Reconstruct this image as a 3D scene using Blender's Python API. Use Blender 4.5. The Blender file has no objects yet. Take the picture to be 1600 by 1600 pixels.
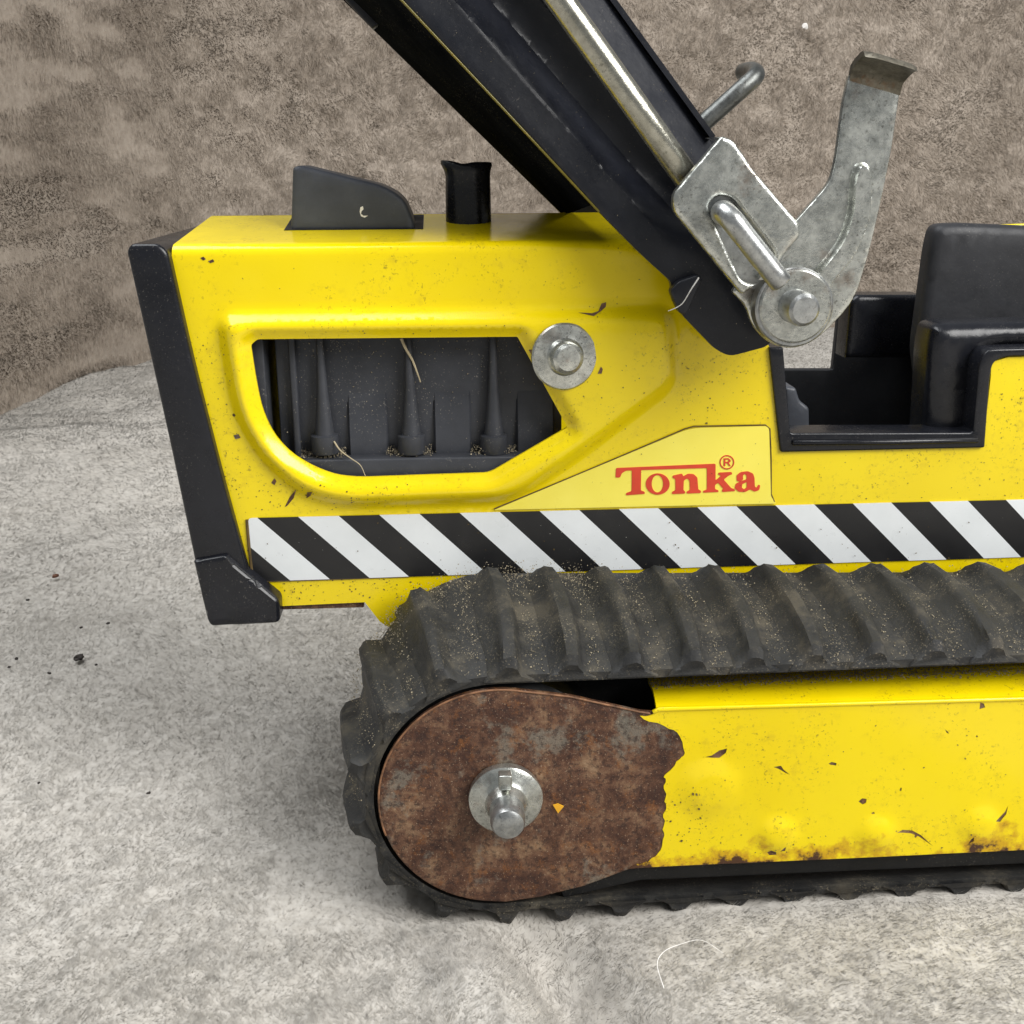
import bpy, bmesh, math, random
import numpy as np
from mathutils import Vector, Matrix
from mathutils.geometry import delaunay_2d_cdt
random.seed(7); rng = np.random.default_rng(7)
SC = bpy.context.scene; COL = SC.collection

# ------------------------------------------------------------------ camera, world, lamps, exposure
F = 1800.0                                            # focal length in photo pixels (photo is 1600 wide)
PITCH, YAW, ROLL = math.radians(17.0), math.radians(3.4), 0.006
CAM = Vector((0.0, -0.30, 0.2235))
fw = Vector((math.sin(YAW)*math.cos(PITCH), math.cos(YAW)*math.cos(PITCH), -math.sin(PITCH)))
r0 = Vector((math.cos(YAW), -math.sin(YAW), 0)); u0 = r0.cross(fw)
rt = (r0*math.cos(ROLL) - u0*math.sin(ROLL)).normalized(); up = rt.cross(fw).normalized()
cd = bpy.data.cameras.new('camera'); cam = bpy.data.objects.new('camera', cd); COL.objects.link(cam)
cd.sensor_width = 36; cd.lens = 36*F/1600; cd.clip_start = 0.005; cd.clip_end = 50
M = Matrix.Identity(4)
for i in range(3):
    M[i][0] = rt[i]; M[i][1] = up[i]; M[i][2] = -fw[i]; M[i][3] = CAM[i]
cam.matrix_world = M; SC.camera = cam

w = bpy.data.worlds.new('World'); SC.world = w; w.use_nodes = True
bg = w.node_tree.nodes['Background']; bg.inputs[0].default_value = (0.93, 0.97, 1.0, 1); bg.inputs[1].default_value = 0.26

def area(name, loc, target, sx, sy, power, col):
    l = bpy.data.lights.new(name, 'AREA'); l.shape = 'RECTANGLE'; l.size = sx; l.size_y = sy
    l.energy = power; l.color = col
    o = bpy.data.objects.new(name, l); COL.objects.link(o); o.location = loc
    o.rotation_euler = (Vector(target)-Vector(loc)).to_track_quat('-Z', 'Y').to_euler()
area('window_lamp', (1.25, -0.95, 1.30), (0.05, 0.1, 0.08), 1.2, 1.1, 52, (1.0, 0.985, 0.96))
area('ceiling_lamp', (-0.6, 0.1, 2.0), (0.0, 0.25, 0.1), 1.5, 1.5, 42, (0.96, 0.98, 1.0))
SC.view_settings.view_transform = 'Standard'; SC.view_settings.look = 'None'
SC.view_settings.exposure = 0.0; SC.view_settings.gamma = 1.0
SC.render.engine = 'CYCLES'

# ------------------------------------------------------------------ pixel -> plane helpers
def ray(px, py):
    return fw + rt*((px-800)/F) + up*(-(py-800)/F)
def P(px, py, Y):                                     # point on the upright plane y = Y
    d = ray(px, py); return CAM + d*((Y-CAM.y)/d.y)
def G(px, py, Z=0.0):                                 # point on the level plane z = Z
    d = ray(px, py); return CAM + d*((Z-CAM.z)/d.z)
def PX(pts, Y):
    return [(P(a, b, Y).x, P(a, b, Y).z) for a, b in pts]
def sstep(a, b, x):
    t = np.clip((x-a)/(b-a), 0, 1); return t*t*(3-2*t)

# ------------------------------------------------------------------ materials
def newmat(name):
    m = bpy.data.materials.new(name); m.use_nodes = True
    nt = m.node_tree; b = nt.nodes['Principled BSDF']; return m, nt, b
def nd(nt, t, **kw):
    n = nt.nodes.new(t)
    for k, v in kw.items(): setattr(n, k, v)
    return n
def noise(nt, scale, detail=4, rough=.55, dist=0, vec=None, off=None):
    n = nd(nt, 'ShaderNodeTexNoise'); n.inputs['Scale'].default_value = scale
    n.inputs['Detail'].default_value = detail; n.inputs['Roughness'].default_value = rough
    n.inputs['Distortion'].default_value = dist
    if vec is None:
        tc = nd(nt, 'ShaderNodeNewGeometry'); vec = tc.outputs['Position']
    nt.links.new(vec, n.inputs['Vector']); return n.outputs['Fac']
def ramp(nt, fac, stops):
    r = nd(nt, 'ShaderNodeValToRGB'); el = r.color_ramp.elements
    while len(el) < len(stops): el.new(.5)
    for e, (p, c) in zip(el, stops):
        e.position = p; e.color = c if len(c) == 4 else (*c, 1)
    nt.links.new(fac, r.inputs[0]); return r.outputs[0]
def mixc(nt, fac, a, b):
    m = nd(nt, 'ShaderNodeMix', data_type='RGBA')
    for s, v in ((0, fac), (6, a), (7, b)):
        if hasattr(v, 'links'): nt.links.new(v, m.inputs[s])
        elif s == 0: m.inputs[0].default_value = v
        else: m.inputs[s].default_value = (*v, 1)
    return m.outputs[2]
def math_(nt, op, a, b=None):
    m = nd(nt, 'ShaderNodeMath', operation=op)
    for i, v in enumerate((a, b)):
        if v is None: continue
        if hasattr(v, 'links'): nt.links.new(v, m.inputs[i])
        else: m.inputs[i].default_value = v
    return m.outputs[0]
def bump(nt, b, h, strength, dist):
    n = nd(nt, 'ShaderNodeBump'); n.inputs['Strength'].default_value = strength
    n.inputs['Distance'].default_value = dist
    nt.links.new(h, n.inputs['Height']); nt.links.new(n.outputs[0], b.inputs['Normal'])
def g3(v): return (v, v, v)
def sep(nt):
    tc = nd(nt, 'ShaderNodeNewGeometry'); s = nd(nt, 'ShaderNodeSeparateXYZ')
    nt.links.new(tc.outputs['Position'], s.inputs[0]); return s.outputs

def mat_yellow(name, base, dirt=.5, rust_line=None):
    m, nt, b = newmat(name); L = nt.links
    n1 = noise(nt, 900, 3, .6); spots = ramp(nt, n1, [(.60, g3(0)), (.66, g3(1))])
    n2 = noise(nt, 45, 4, .6); zone = ramp(nt, n2, [(.45, g3(0)), (.62, g3(1))])
    n3 = noise(nt, 14, 3, .5); tint = ramp(nt, n3, [(.35, tuple(c*f for c, f in zip(base, (.93, .9, .8)))), (.65, base)])
    c = mixc(nt, math_(nt, 'MULTIPLY', spots, math_(nt, 'MULTIPLY', zone, dirt)), tint, (.16, .10, .012))
    n5 = noise(nt, 260, 5, .7); smear = ramp(nt, n5, [(.52, g3(0)), (.66, g3(1))])
    c = mixc(nt, math_(nt, 'MULTIPLY', math_(nt, 'MULTIPLY', smear, zone), dirt*.55), c, (.42, .27, .02))
    if rust_line is not None:                          # rust creeping up from the bottom edge of the sheet
        (x1, z1), (x2, z2), hgt = rust_line
        s = sep(nt); k = (z2-z1)/(x2-x1)
        zl = math_(nt, 'SUBTRACT', s[2], math_(nt, 'ADD', math_(nt, 'MULTIPLY', s[0], k), z1-k*x1))
        t = math_(nt, 'SUBTRACT', 1.0, math_(nt, 'DIVIDE', zl, hgt))
        nz = math_(nt, 'ADD', noise(nt, 130, 5, .65), math_(nt, 'MULTIPLY', math_(nt, 'SUBTRACT', noise(nt, 38, 3), .52), 1.1)); q = math_(nt, 'ADD', math_(nt, 'MULTIPLY', t, .42), math_(nt, 'SUBTRACT', nz, .32))
        halo = ramp(nt, q, [(.42, g3(0)), (.56, g3(1))]); core = ramp(nt, q, [(.58, g3(0)), (.66, g3(1))])
        c = mixc(nt, math_(nt, 'MULTIPLY', halo, .75), c, (.50, .24, .01))
        c = mixc(nt, core, c, (.07, .03, .014))
    L.new(c, b.inputs['Base Color'])
    rr = ramp(nt, noise(nt, 120, 4), [(.3, g3(.12)), (.75, g3(.27))]); L.new(rr, b.inputs['Roughness'])
    b.inputs['Specular IOR Level'].default_value = .5
    bump(nt, b, noise(nt, 650, 2), .05, .0006)
    return m
YB = 0.054                                             # side wall of the body
Y_BODY = mat_yellow('yellow_enamel', (.90, .705, .003), .6)
pa, pb = P(1000, 1360, -.001), P(1600, 1330, -.001)
Y_TRACK = mat_yellow('yellow_enamel_rusting', (.89, .69, .003), .6, ((pa.x, pa.z), (pb.x, pb.z), .0125))
Y_LINE = mat_yellow('olive_line', (.14, .115, .01), .9)

def mat_black(name, base, rough, dust=.3, bumpd=.0002, scr=True):
    m, nt, b = newmat(name); L = nt.links
    n1 = noise(nt, 60, 5, .65); c = ramp(nt, n1, [(.3, base), (.75, tuple(v*1.7+.004 for v in base))])
    n2 = noise(nt, 1500, 2, .6); sp = ramp(nt, n2, [(.645, g3(0)), (.68, g3(1))])
    zn = ramp(nt, noise(nt, 55, 3), [(.45, g3(0)), (.7, g3(1))])
    c = mixc(nt, math_(nt, 'MULTIPLY', math_(nt, 'MULTIPLY', sp, zn), dust), c, (.36, .33, .28))
    L.new(c, b.inputs['Base Color'])
    L.new(ramp(nt, noise(nt, 80, 5, .7), [(.3, g3(rough*.75)), (.75, g3(rough*1.4))]), b.inputs['Roughness'])
    b.inputs['Specular IOR Level'].default_value = .38
    bump(nt, b, noise(nt, 420, 4), .12, bumpd*3)
    return m
BLACK = mat_black('black_plastic', (.0055, .006, .0085), .24, .25)
BLACK_DULL = mat_black('black_plastic_dull', (.014, .0145, .017), .5, .3)
BLACK_METAL = mat_black('black_enamel', (.007, .008, .012), .36, .2)
BLACK_DARK = mat_black('black_inside', (.006, .006, .006), .6, .2)
BOOM_UNDER = mat_black('black_enamel_matt', (.004, .0045, .006), .6, .3)
BOOM_UNDER.node_tree.nodes['Principled BSDF'].inputs['Specular IOR Level'].default_value = 0.0
ENGINE = mat_black('engine_plastic', (.030, .032, .038), .40, .55)
SCOOP = mat_black('grey_black_plastic', (.044, .048, .058), .45, .15)

def mat_rubber():
    m, nt, b = newmat('dusty_rubber'); L = nt.links
    n1 = noise(nt, 70, 6, .7); c = ramp(nt, n1, [(.38, (.011, .0115, .0125)), (.52, (.022, .0215, .020)), (.66, (.070, .061, .045))])
    sp = ramp(nt, noise(nt, 1700, 2, .7), [(.60, g3(0)), (.66, g3(1))])
    zn = ramp(nt, noise(nt, 90, 3), [(.44, g3(0)), (.58, g3(1))])
    c = mixc(nt, math_(nt, 'MULTIPLY', math_(nt, 'MULTIPLY', sp, zn), .45), c, (.36, .30, .20))
    L.new(c, b.inputs['Base Color'])
    L.new(ramp(nt, n1, [(.3, g3(.45)), (.7, g3(.85))]), b.inputs['Roughness'])
    bump(nt, b, noise(nt, 300, 6, .7), .35, .001)
    return m
RUBBER = mat_rubber()

def mat_steel(name, c0, c1, rough, rusty=.0, pit=.6):
    m, nt, b = newmat(name); L = nt.links
    c = ramp(nt, noise(nt, 260, 6, .75), [(.36, c0), (.64, c1)])
    sp = ramp(nt, noise(nt, 1100, 3, .6), [(.585, g3(0)), (.64, g3(1))])
    zn = ramp(nt, noise(nt, 70, 3), [(.38, g3(0)), (.62, g3(1))])
    f = math_(nt, 'MULTIPLY', math_(nt, 'MULTIPLY', sp, zn), pit)
    c = mixc(nt, f, c, (.05, .045, .035))
    if rusty:
        rz = ramp(nt, noise(nt, 55, 5, .7), [(.57, g3(0)), (.68, g3(1))])
        c = mixc(nt, math_(nt, 'MULTIPLY', rz, rusty), c, (.18, .085, .035))
    L.new(c, b.inputs['Base Color']); b.inputs['Metallic'].default_value = .88
    L.new(ramp(nt, noise(nt, 240, 5, .7), [(.3, g3(rough*.8)), (.75, g3(rough*1.5))]), b.inputs['Roughness'])
    bump(nt, b, noise(nt, 700, 4, .7), .14, .0006)
    return m
STEEL = mat_steel('galvanised_steel', (.36, .37, .345), (.62, .63, .585), .25, .45)
STEEL_PIN = mat_steel('steel_pin', (.30, .31, .31), (.48, .49, .48), .30, .15, .4)
STEEL_TAB = mat_steel('rusty_steel_tab', (.10, .09, .07), (.22, .20, .16), .45, .8)
STEEL_DARK = mat_steel('dark_steel_rod', (.10, .105, .10), (.17, .175, .17), .35, .2)
ROD = mat_steel('polished_rod', (.30, .29, .24), (.42, .41, .35), .22, .0, .5)

def mat_rust():
    m, nt, b = newmat('rusted_sheet'); L = nt.links
    n0 = noise(nt, 24, 3, .5); n1 = math_(nt, 'ADD', math_(nt, 'MULTIPLY', noise(nt, 105, 9, .75, .3), .75), math_(nt, 'MULTIPLY', n0, .28))
    c = ramp(nt, n1, [(.38, (.034, .013, .009)), (.47, (.082, .034, .019)), (.54, (.150, .074, .042)), (.61, (.25, .150, .085)), (.69, (.36, .245, .15))])
    n2 = noise(nt, 42, 6, .7); gz = ramp(nt, n2, [(.55, g3(0)), (.61, g3(1))])
    c = mixc(nt, math_(nt, 'MULTIPLY', gz, .62), c, (.22, .205, .165))
    o = ramp(nt, noise(nt, 140, 7, .8), [(.54, g3(0)), (.63, g3(1))])
    c = mixc(nt, math_(nt, 'MULTIPLY', o, .6), c, (.26, .095, .022))
    pt = ramp(nt, noise(nt, 480, 4, .75), [(.50, g3(0)), (.60, g3(1))])
    c = mixc(nt, math_(nt, 'MULTIPLY', pt, .7), c, (.026, .012, .010))
    gl = ramp(nt, noise(nt, 1600, 2, .6), [(.63, g3(0)), (.68, g3(1))])
    c = mixc(nt, math_(nt, 'MULTIPLY', gl, .6), c, (.42, .30, .20))
    L.new(c, b.inputs['Base Color']); b.inputs['Metallic'].default_value = .12
    L.new(ramp(nt, n1, [(.3, g3(.55)), (.7, g3(.38))]), b.inputs['Roughness'])
    bump(nt, b, noise(nt, 420, 6, .75), .5, .0009)
    return m
RUST = mat_rust()

def mat_plain(name, col, rough, var=.15, scale=200):
    m, nt, b = newmat(name)
    c = ramp(nt, noise(nt, scale, 4), [(.3, tuple(v*(1-var) for v in col)), (.7, tuple(min(1, v*(1+var)) for v in col))])
    nt.links.new(c, b.inputs['Base Color']); b.inputs['Roughness'].default_value = rough
    return m
DUST = mat_plain('sandy_dust', (.33, .28, .19), .9, .4)
CRUMB = mat_plain('dark_crumb', (.028, .022, .018), .8, .4)
CRUMB_RED = mat_plain('rust_crumb', (.11, .045, .025), .8, .4)
STRAW = mat_plain('dry_straw', (.44, .37, .24), .6, .2)
LINT = mat_plain('white_lint', (.82, .80, .77), .7, .1)
RED = mat_plain('red_print', (.66, .055, .020), .42, .10)
FLAKE = mat_plain('orange_flake', (.80, .40, .02), .4, .1)

def mat_sticker(name, stripes):
    m, nt, b = newmat(name); L = nt.links
    specks = math_(nt, 'MULTIPLY', ramp(nt, noise(nt, 1000, 3, .7), [(.69, g3(0)), (.74, g3(1))]),
                   ramp(nt, noise(nt, 50, 3), [(.45, g3(0)), (.65, g3(1))]))
    if stripes:
        x0, z0, pitch, k = stripes
        s = sep(nt)
        t = math_(nt, 'ADD', math_(nt, 'SUBTRACT', s[0], x0), math_(nt, 'MULTIPLY', math_(nt, 'SUBTRACT', s[2], z0), k))
        fr = math_(nt, 'FRACT', math_(nt, 'ADD', math_(nt, 'DIVIDE', t, pitch), 20.0))
        wht = math_(nt, 'GREATER_THAN', fr, .5)
        wcol = ramp(nt, noise(nt, 60, 4), [(.3, (.70, .73, .74)), (.7, (.80, .83, .84))])
        c = mixc(nt, wht, (.010, .010, .011), wcol)
        c = mixc(nt, math_(nt, 'MULTIPLY', specks, .75), c, (.13, .12, .10))
    else:
        c = ramp(nt, noise(nt, 60, 4), [(.3, (.90, .77, .085)), (.7, (.95, .83, .12))])
        c = mixc(nt, math_(nt, 'MULTIPLY', specks, .6), c, (.12, .09, .02))
    L.new(c, b.inputs['Base Color'])
    L.new(ramp(nt, noise(nt, 130, 4), [(.3, g3(.25)), (.75, g3(.45))]), b.inputs['Roughness'])
    bump(nt, b, noise(nt, 200, 3), .05, .0006)
    return m

# ------------------------------------------------------------------ mesh helpers
def obj(name, verts, faces, mat, parent=None, smooth=True, sharp=38):
    me = bpy.data.meshes.new(name); me.from_pydata([tuple(map(float, v)) for v in verts], [], faces); me.validate(); me.update()
    return link(name, me, mat, parent, smooth, sharp)
def link(name, me, mat, parent=None, smooth=True, sharp=38):
    if mat and not me.materials: me.materials.append(mat)
    if smooth:
        me.shade_smooth(); me.set_sharp_from_angle(angle=math.radians(sharp))
    o = bpy.data.objects.new(name, me); COL.objects.link(o)
    if parent: o.parent = parent
    return o
def top(o, label, cat, group=None, kind=None):
    if label: o['label'] = label
    if cat: o['category'] = cat
    if group: o['group'] = group
    if kind: o['kind'] = kind
    return o
def resample(poly, sp):
    out = []
    for i in range(len(poly)):
        a = np.array(poly[i]); b = np.array(poly[(i+1) % len(poly)]); n = max(1, int(math.ceil(np.linalg.norm(b-a)/sp)))
        for k in range(n): out.append(tuple(a+(b-a)*k/n))
    return out
def rounded(poly, r, n=5):
    """round the corners of a closed 2-D polygon; r = one radius or one per corner"""
    out = []; m = len(poly)
    for i in range(m):
        ri = r[i] if hasattr(r, '__len__') else r
        a, b, c = (np.array(poly[j % m], float) for j in (i-1, i, i+1))
        da, dc = a-b, c-b; la, lc = np.linalg.norm(da), np.linalg.norm(dc)
        t = min(ri, .45*la, .45*lc)
        if t <= 0: out.append(tuple(b)); continue
        p, q = b+da/la*t, b+dc/lc*t
        for k in range(n+1):
            s = k/n; out.append(tuple((1-s)**2*p+2*s*(1-s)*b+s*s*q))
    return out
def inside(pts, poly):
    x, y = pts[:, 0], pts[:, 1]; p = np.array(poly); q = np.roll(p, -1, 0); res = np.zeros(len(pts), bool)
    for (x1, y1), (x2, y2) in zip(p, q):
        c = (y1 > y) != (y2 > y)
        if y1 != y2: res ^= c & (x < (x2-x1)*(y-y1)/(y2-y1)+x1)
    return res
def pdist(pts, poly, closed=True):
    p = np.array(poly); q = np.roll(p, -1, 0)
    if not closed: p, q = p[:-1], q[:-1]
    d = np.full(len(pts), 1e9)
    for a, b in zip(p, q):
        ab = b-a; L = ab@ab
        t = np.clip(((pts-a)@ab)/max(L, 1e-18), 0, 1)
        d = np.minimum(d, np.linalg.norm(pts-(a+t[:, None]*ab), axis=1))
    return d
def signed(pts, poly):                                 # positive inside
    return np.where(inside(pts, poly), 1, -1)*pdist(pts, poly)
def area2(poly):
    p = np.array(poly); q = np.roll(p, -1, 0); return .5*np.sum(p[:, 0]*q[:, 1]-q[:, 0]*p[:, 1])
def inset_ring(poly, d):
    p = np.array(poly); n = len(p); s = 1 if area2(poly) > 0 else -1; out = []
    for i in range(n):
        t = p[(i+1) % n]-p[i-1]; L = np.linalg.norm(t)
        if L < 1e-12: continue
        out.append(p[i]+s*d*np.array((-t[1], t[0]))/L)
    return np.array(out)
def sheet(name, outline, Y, thick, mat, parent, holes=(), hfn=None, sp=None, edge_r=0.0, fold=None, extra=None, bsp=None, backcap=True, sharp=38, mirror=None):
    """a plate facing the camera side: outline (x, z) in metres on plane y = Y, relief hfn towards -y, rounded rim edge_r"""
    bsp = bsp or (sp or .004)
    loops = [resample(outline, bsp)] + [resample(h, bsp) for h in holes]
    if area2(loops[0]) < 0: loops[0].reverse()
    pts = []; edges = []
    for lp in loops:
        o = len(pts); pts += lp; edges += [(o+i, o+(i+1) % len(lp)) for i in range(len(lp))]
    nb = len(pts); cand = []
    if edge_r:
        for li, lp in enumerate(loops):
            sgn = 1 if li == 0 else -1
            for f in (.12, .4, 1.0): cand.append(inset_ring(lp, sgn*edge_r*f))
    bnd = np.array(loops[0])
    if sp:
        x0, z0 = bnd.min(0); x1, z1 = bnd.max(0)
        xs = np.arange(x0, x1, sp); zs = np.arange(z0, z1, sp*.87)
        gx, gz = np.meshgrid(xs, zs); gx = gx + (np.arange(len(zs)) % 2)[:, None]*sp*.5
        cand.append(np.stack([gx.ravel(), gz.ravel()], 1))
    if extra is not None: cand.append(np.array(extra))
    if cand:
        c = np.concatenate(cand); ok = inside(c, loops[0])
        for h in loops[1:]: ok &= ~inside(c, h)
        c = c[ok]; dd = pdist(c, loops[0])
        for h in loops[1:]: dd = np.minimum(dd, pdist(c, h))
        c = c[dd > (edge_r*.08 if edge_r else .3*bsp)]
        pts = pts + [tuple(v) for v in c]
    res = delaunay_2d_cdt([Vector(p) for p in pts], edges, [], 0, 1e-7)
    v2 = np.array([tuple(v) for v in res[0]]); tris = [f for f in res[2]]
    cen = np.array([v2[list(f)].mean(0) for f in tris]); ok = inside(cen, loops[0])
    for h in loops[1:]: ok &= ~inside(cen, h)
    tris = [list(f) for f, k in zip(tris, ok) if k]
    h = np.zeros(len(v2)) if hfn is None else np.asarray(hfn(v2), float)
    if edge_r:
        d = pdist(v2, loops[0])
        for q in loops[1:]: d = np.minimum(d, pdist(v2, q))
        e = np.clip(1-d/edge_r, 0, 1); h = h - edge_r*(1-np.sqrt(np.clip(1-e*e, 0, 1)))
    fr = np.stack([v2[:, 0], Y-h, v2[:, 1]], 1)
    bk = np.stack([v2[:, 0], (Y-h+thick) if hfn is not None else np.full(len(v2), Y+thick), v2[:, 1]], 1)
    if fold is not None: fr = fold(fr); bk = fold(bk)
    if mirror is not None:
        fr[:, 1] = 2*mirror-fr[:, 1]; bk[:, 1] = 2*mirror-bk[:, 1]
    n = len(v2); faces = []; ec = {}
    for f in tris:
        a = np.array([v2[i] for i in f]); ar = (a[1]-a[0])[0]*(a[2]-a[0])[1]-(a[1]-a[0])[1]*(a[2]-a[0])[0]
        if ar < 0: f = f[::-1]
        if mirror is not None: f = f[::-1]
        faces.append(f)
        for i in range(3):
            e = (f[i], f[(i+1) % 3]); ec[e] = 1
    front = list(faces)
    if backcap: faces += [[i+n for i in f[::-1]] for f in front]
    for (a, b) in list(ec):
        if (b, a) not in ec: faces.append([b, a, a+n, b+n])
    return obj(name, np.concatenate([fr, bk]), faces, mat, parent, True, sharp)

def spline(pts, n=6):
    p = [np.array(q, float) for q in pts]; out = []
    for i in range(len(p)-1):
        a = p[i-1] if i else 2*p[0]-p[1]; b, c = p[i], p[i+1]; d = p[i+2] if i+2 < len(p) else 2*p[-1]-p[-2]
        for k in range(n):
            t = k/n
            out.append(.5*((2*b)+(c-a)*t+(2*a-5*b+4*c-d)*t*t+(3*b-a-3*c+d)*t**3))
    out.append(p[-1]); return out
def tube(name, path, r, mat, parent, seg=16, cap=.25, radii=None):
    path = [Vector(p) for p in path]; n = len(path); verts = []; faces = []
    rings = []
    up_ = Vector((0.3, .2, 1)).normalized()
    def frame(i):
        t = (path[min(i+1, n-1)]-path[max(i-1, 0)]).normalized(); a = t.cross(up_)
        if a.length < 1e-4: a = t.cross(Vector((1, 0, 0)))
        a.normalize(); return t, a, a.cross(t)
    def ring(c, a, b, rr):
        o = len(verts)
        for k in range(seg):
            th = 2*math.pi*k/seg; verts.append(c+a*math.cos(th)*rr+b*math.sin(th)*rr)
        rings.append(o)
    R = lambda i: radii[i] if radii else r
    t, a, b = frame(0); c_ = cap*R(0)
    if cap: ring(path[0]-t*0, a, b, R(0)-c_)
    ring(path[0]+t*c_, a, b, R(0))
    for i in range(1, n-1):
        t, a, b = frame(i); ring(path[i], a, b, R(i))
    t, a, b = frame(n-1); c_ = cap*R(n-1)
    ring(path[-1]-t*c_, a, b, R(n-1))
    if cap: ring(path[-1], a, b, R(n-1)-c_)
    for o, q in zip(rings, rings[1:]):
        for k in range(seg): faces.append([o+k, o+(k+1) % seg, q+(k+1) % seg, q+k])
    faces.append([rings[0]+k for k in range(seg)][::-1]); faces.append([rings[-1]+k for k in range(seg)])
    return obj(name, verts, faces, mat, parent, True, 50)
def lathe(name, c, prof, mat, parent, seg=48, wob=0.0, axis=(0, 1, 0)):
    """turned piece round an axis through c along +y; prof = [(radius, y)] from front to back"""
    verts = []; faces = []; ax = Vector(axis).normalized(); q = Vector((0, 1, 0)).rotation_difference(ax)
    for r, y in prof:
        for k in range(seg):
            th = 2*math.pi*k/seg; rr = r*(1+wob*math.sin(3*th+1)+.5*wob*math.sin(7*th))
            verts.append(Vector(c)+q @ Vector((rr*math.cos(th), y, rr*math.sin(th))))
    for i in range(len(prof)-1):
        for k in range(seg):
            a, b = i*seg+k, i*seg+(k+1) % seg; faces.append([a, a+seg, b+seg, b])
    faces.append(list(range(seg))); faces.append([len(verts)-seg+k for k in range(seg)][::-1])
    return obj(name, verts, faces, mat, parent, True, 32)
def bbox(name, x0, x1, y0, y1, z0, z1, mat, parent, bev=.001):
    bm = bmesh.new(); bmesh.ops.create_cube(bm, size=1)
    for v in bm.verts:
        v.co = Vector(((x0+x1)/2+v.co.x*(x1-x0), (y0+y1)/2+v.co.y*(y1-y0), (z0+z1)/2+v.co.z*(z1-z0)))
    if bev: bmesh.ops.bevel(bm, geom=bm.edges[:], offset=bev, segments=3, profile=.5, affect='EDGES')
    me = bpy.data.meshes.new(name); bm.to_mesh(me); bm.free(); return link(name, me, mat, parent)
def grains(name, centers, sizes, mat, parent):
    """many tiny irregular grains in one mesh"""
    base = np.array([(1, 0, -.5), (-.5, .87, -.5), (-.5, -.87, -.5), (0, 0, 1)], float)
    n = len(centers); c = np.asarray(centers); s = np.asarray(sizes)[:, None, None]
    th = rng.uniform(0, 6.28, n); ph = rng.uniform(0, 3.14, n)
    ct, st, cp, sp_ = np.cos(th), np.sin(th), np.cos(ph), np.sin(ph)
    Rm = np.stack([np.stack([ct, -st*cp, st*sp_], 1), np.stack([st, ct*cp, -ct*sp_], 1), np.stack([0*ct, sp_, cp], 1)], 1)
    sh = base[None]*rng.uniform(.5, 1.4, (n, 1, 3))*s
    v = (np.einsum('nij,nkj->nki', Rm, sh)+c[:, None, :]).reshape(-1, 3)
    f = [[4*i+a for a in t] for i in range(n) for t in ((0, 2, 1), (0, 1, 3), (1, 2, 3), (2, 0, 3))]
    o = obj(name, v, f, mat, parent, False); o['kind'] = 'stuff'; return o

# ------------------------------------------------------------------ fleece ground and plush backdrop
def vnoise(x, y, seed):
    r = np.random.default_rng(seed).random((64, 64)); xi = np.floor(x).astype(int); yi = np.floor(y).astype(int)
    fx, fy = x-xi, y-yi; fx = fx*fx*(3-2*fx); fy = fy*fy*(3-2*fy)
    g = lambda a, b: r[a % 64, b % 64]
    return (g(xi, yi)*(1-fx)+g(xi+1, yi)*fx)*(1-fy)+(g(xi, yi+1)*(1-fx)+g(xi+1, yi+1)*fx)*fy
def fbm(x, y, seed, oct=4):
    s = 0; a = .5
    for k in range(oct): s = s+a*vnoise(x*2**k+17.3*k, y*2**k+5.1*k, seed+k); a *= .5
    return s/(1-.5**oct)

fa, fb = G(815, 1440), G(985, 1640); FA = (fa.x, fa.y); FL = math.hypot(fb.x-fa.x, fb.y-fa.y)   # a soft crease in the cloth
FN = (-(fb.y-fa.y)/FL, (fb.x-fa.x)/FL)
def ground_z(x, y):
    away = sstep(.0, .10, np.maximum(np.maximum(-.075-x, x-.5), np.maximum(-.02-y, y-.23)))
    z = (fbm(x*6+3, y*6+9, 11, 3)-.5)*.026*away
    z += (fbm(x*22, y*22, 21, 3)-.5)*.0055*(.35+.65*away)
    dd = ((x-FA[0])*FN[0]+(y-FA[1])*FN[1])/.012; al = (x-FA[0])*FN[1]-(y-FA[1])*FN[0]
    z += (-.016*np.exp(-dd*dd)+.008*np.exp(-((dd+2.0)/1.3)**2))*sstep(-.010, .025, al)
    z += .0035*sstep(.02, .14, x)*sstep(-.10, -.02, y)*(1-sstep(.03, .08, y))+.004*np.exp(-(((x+.30)/.10)**2+((y-.10)/.12)**2))
    z += (fbm(x*110, y*110, 31, 2)-.5)*.0022*(1-.6*sstep(.2, .8, y))
    return z
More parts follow.
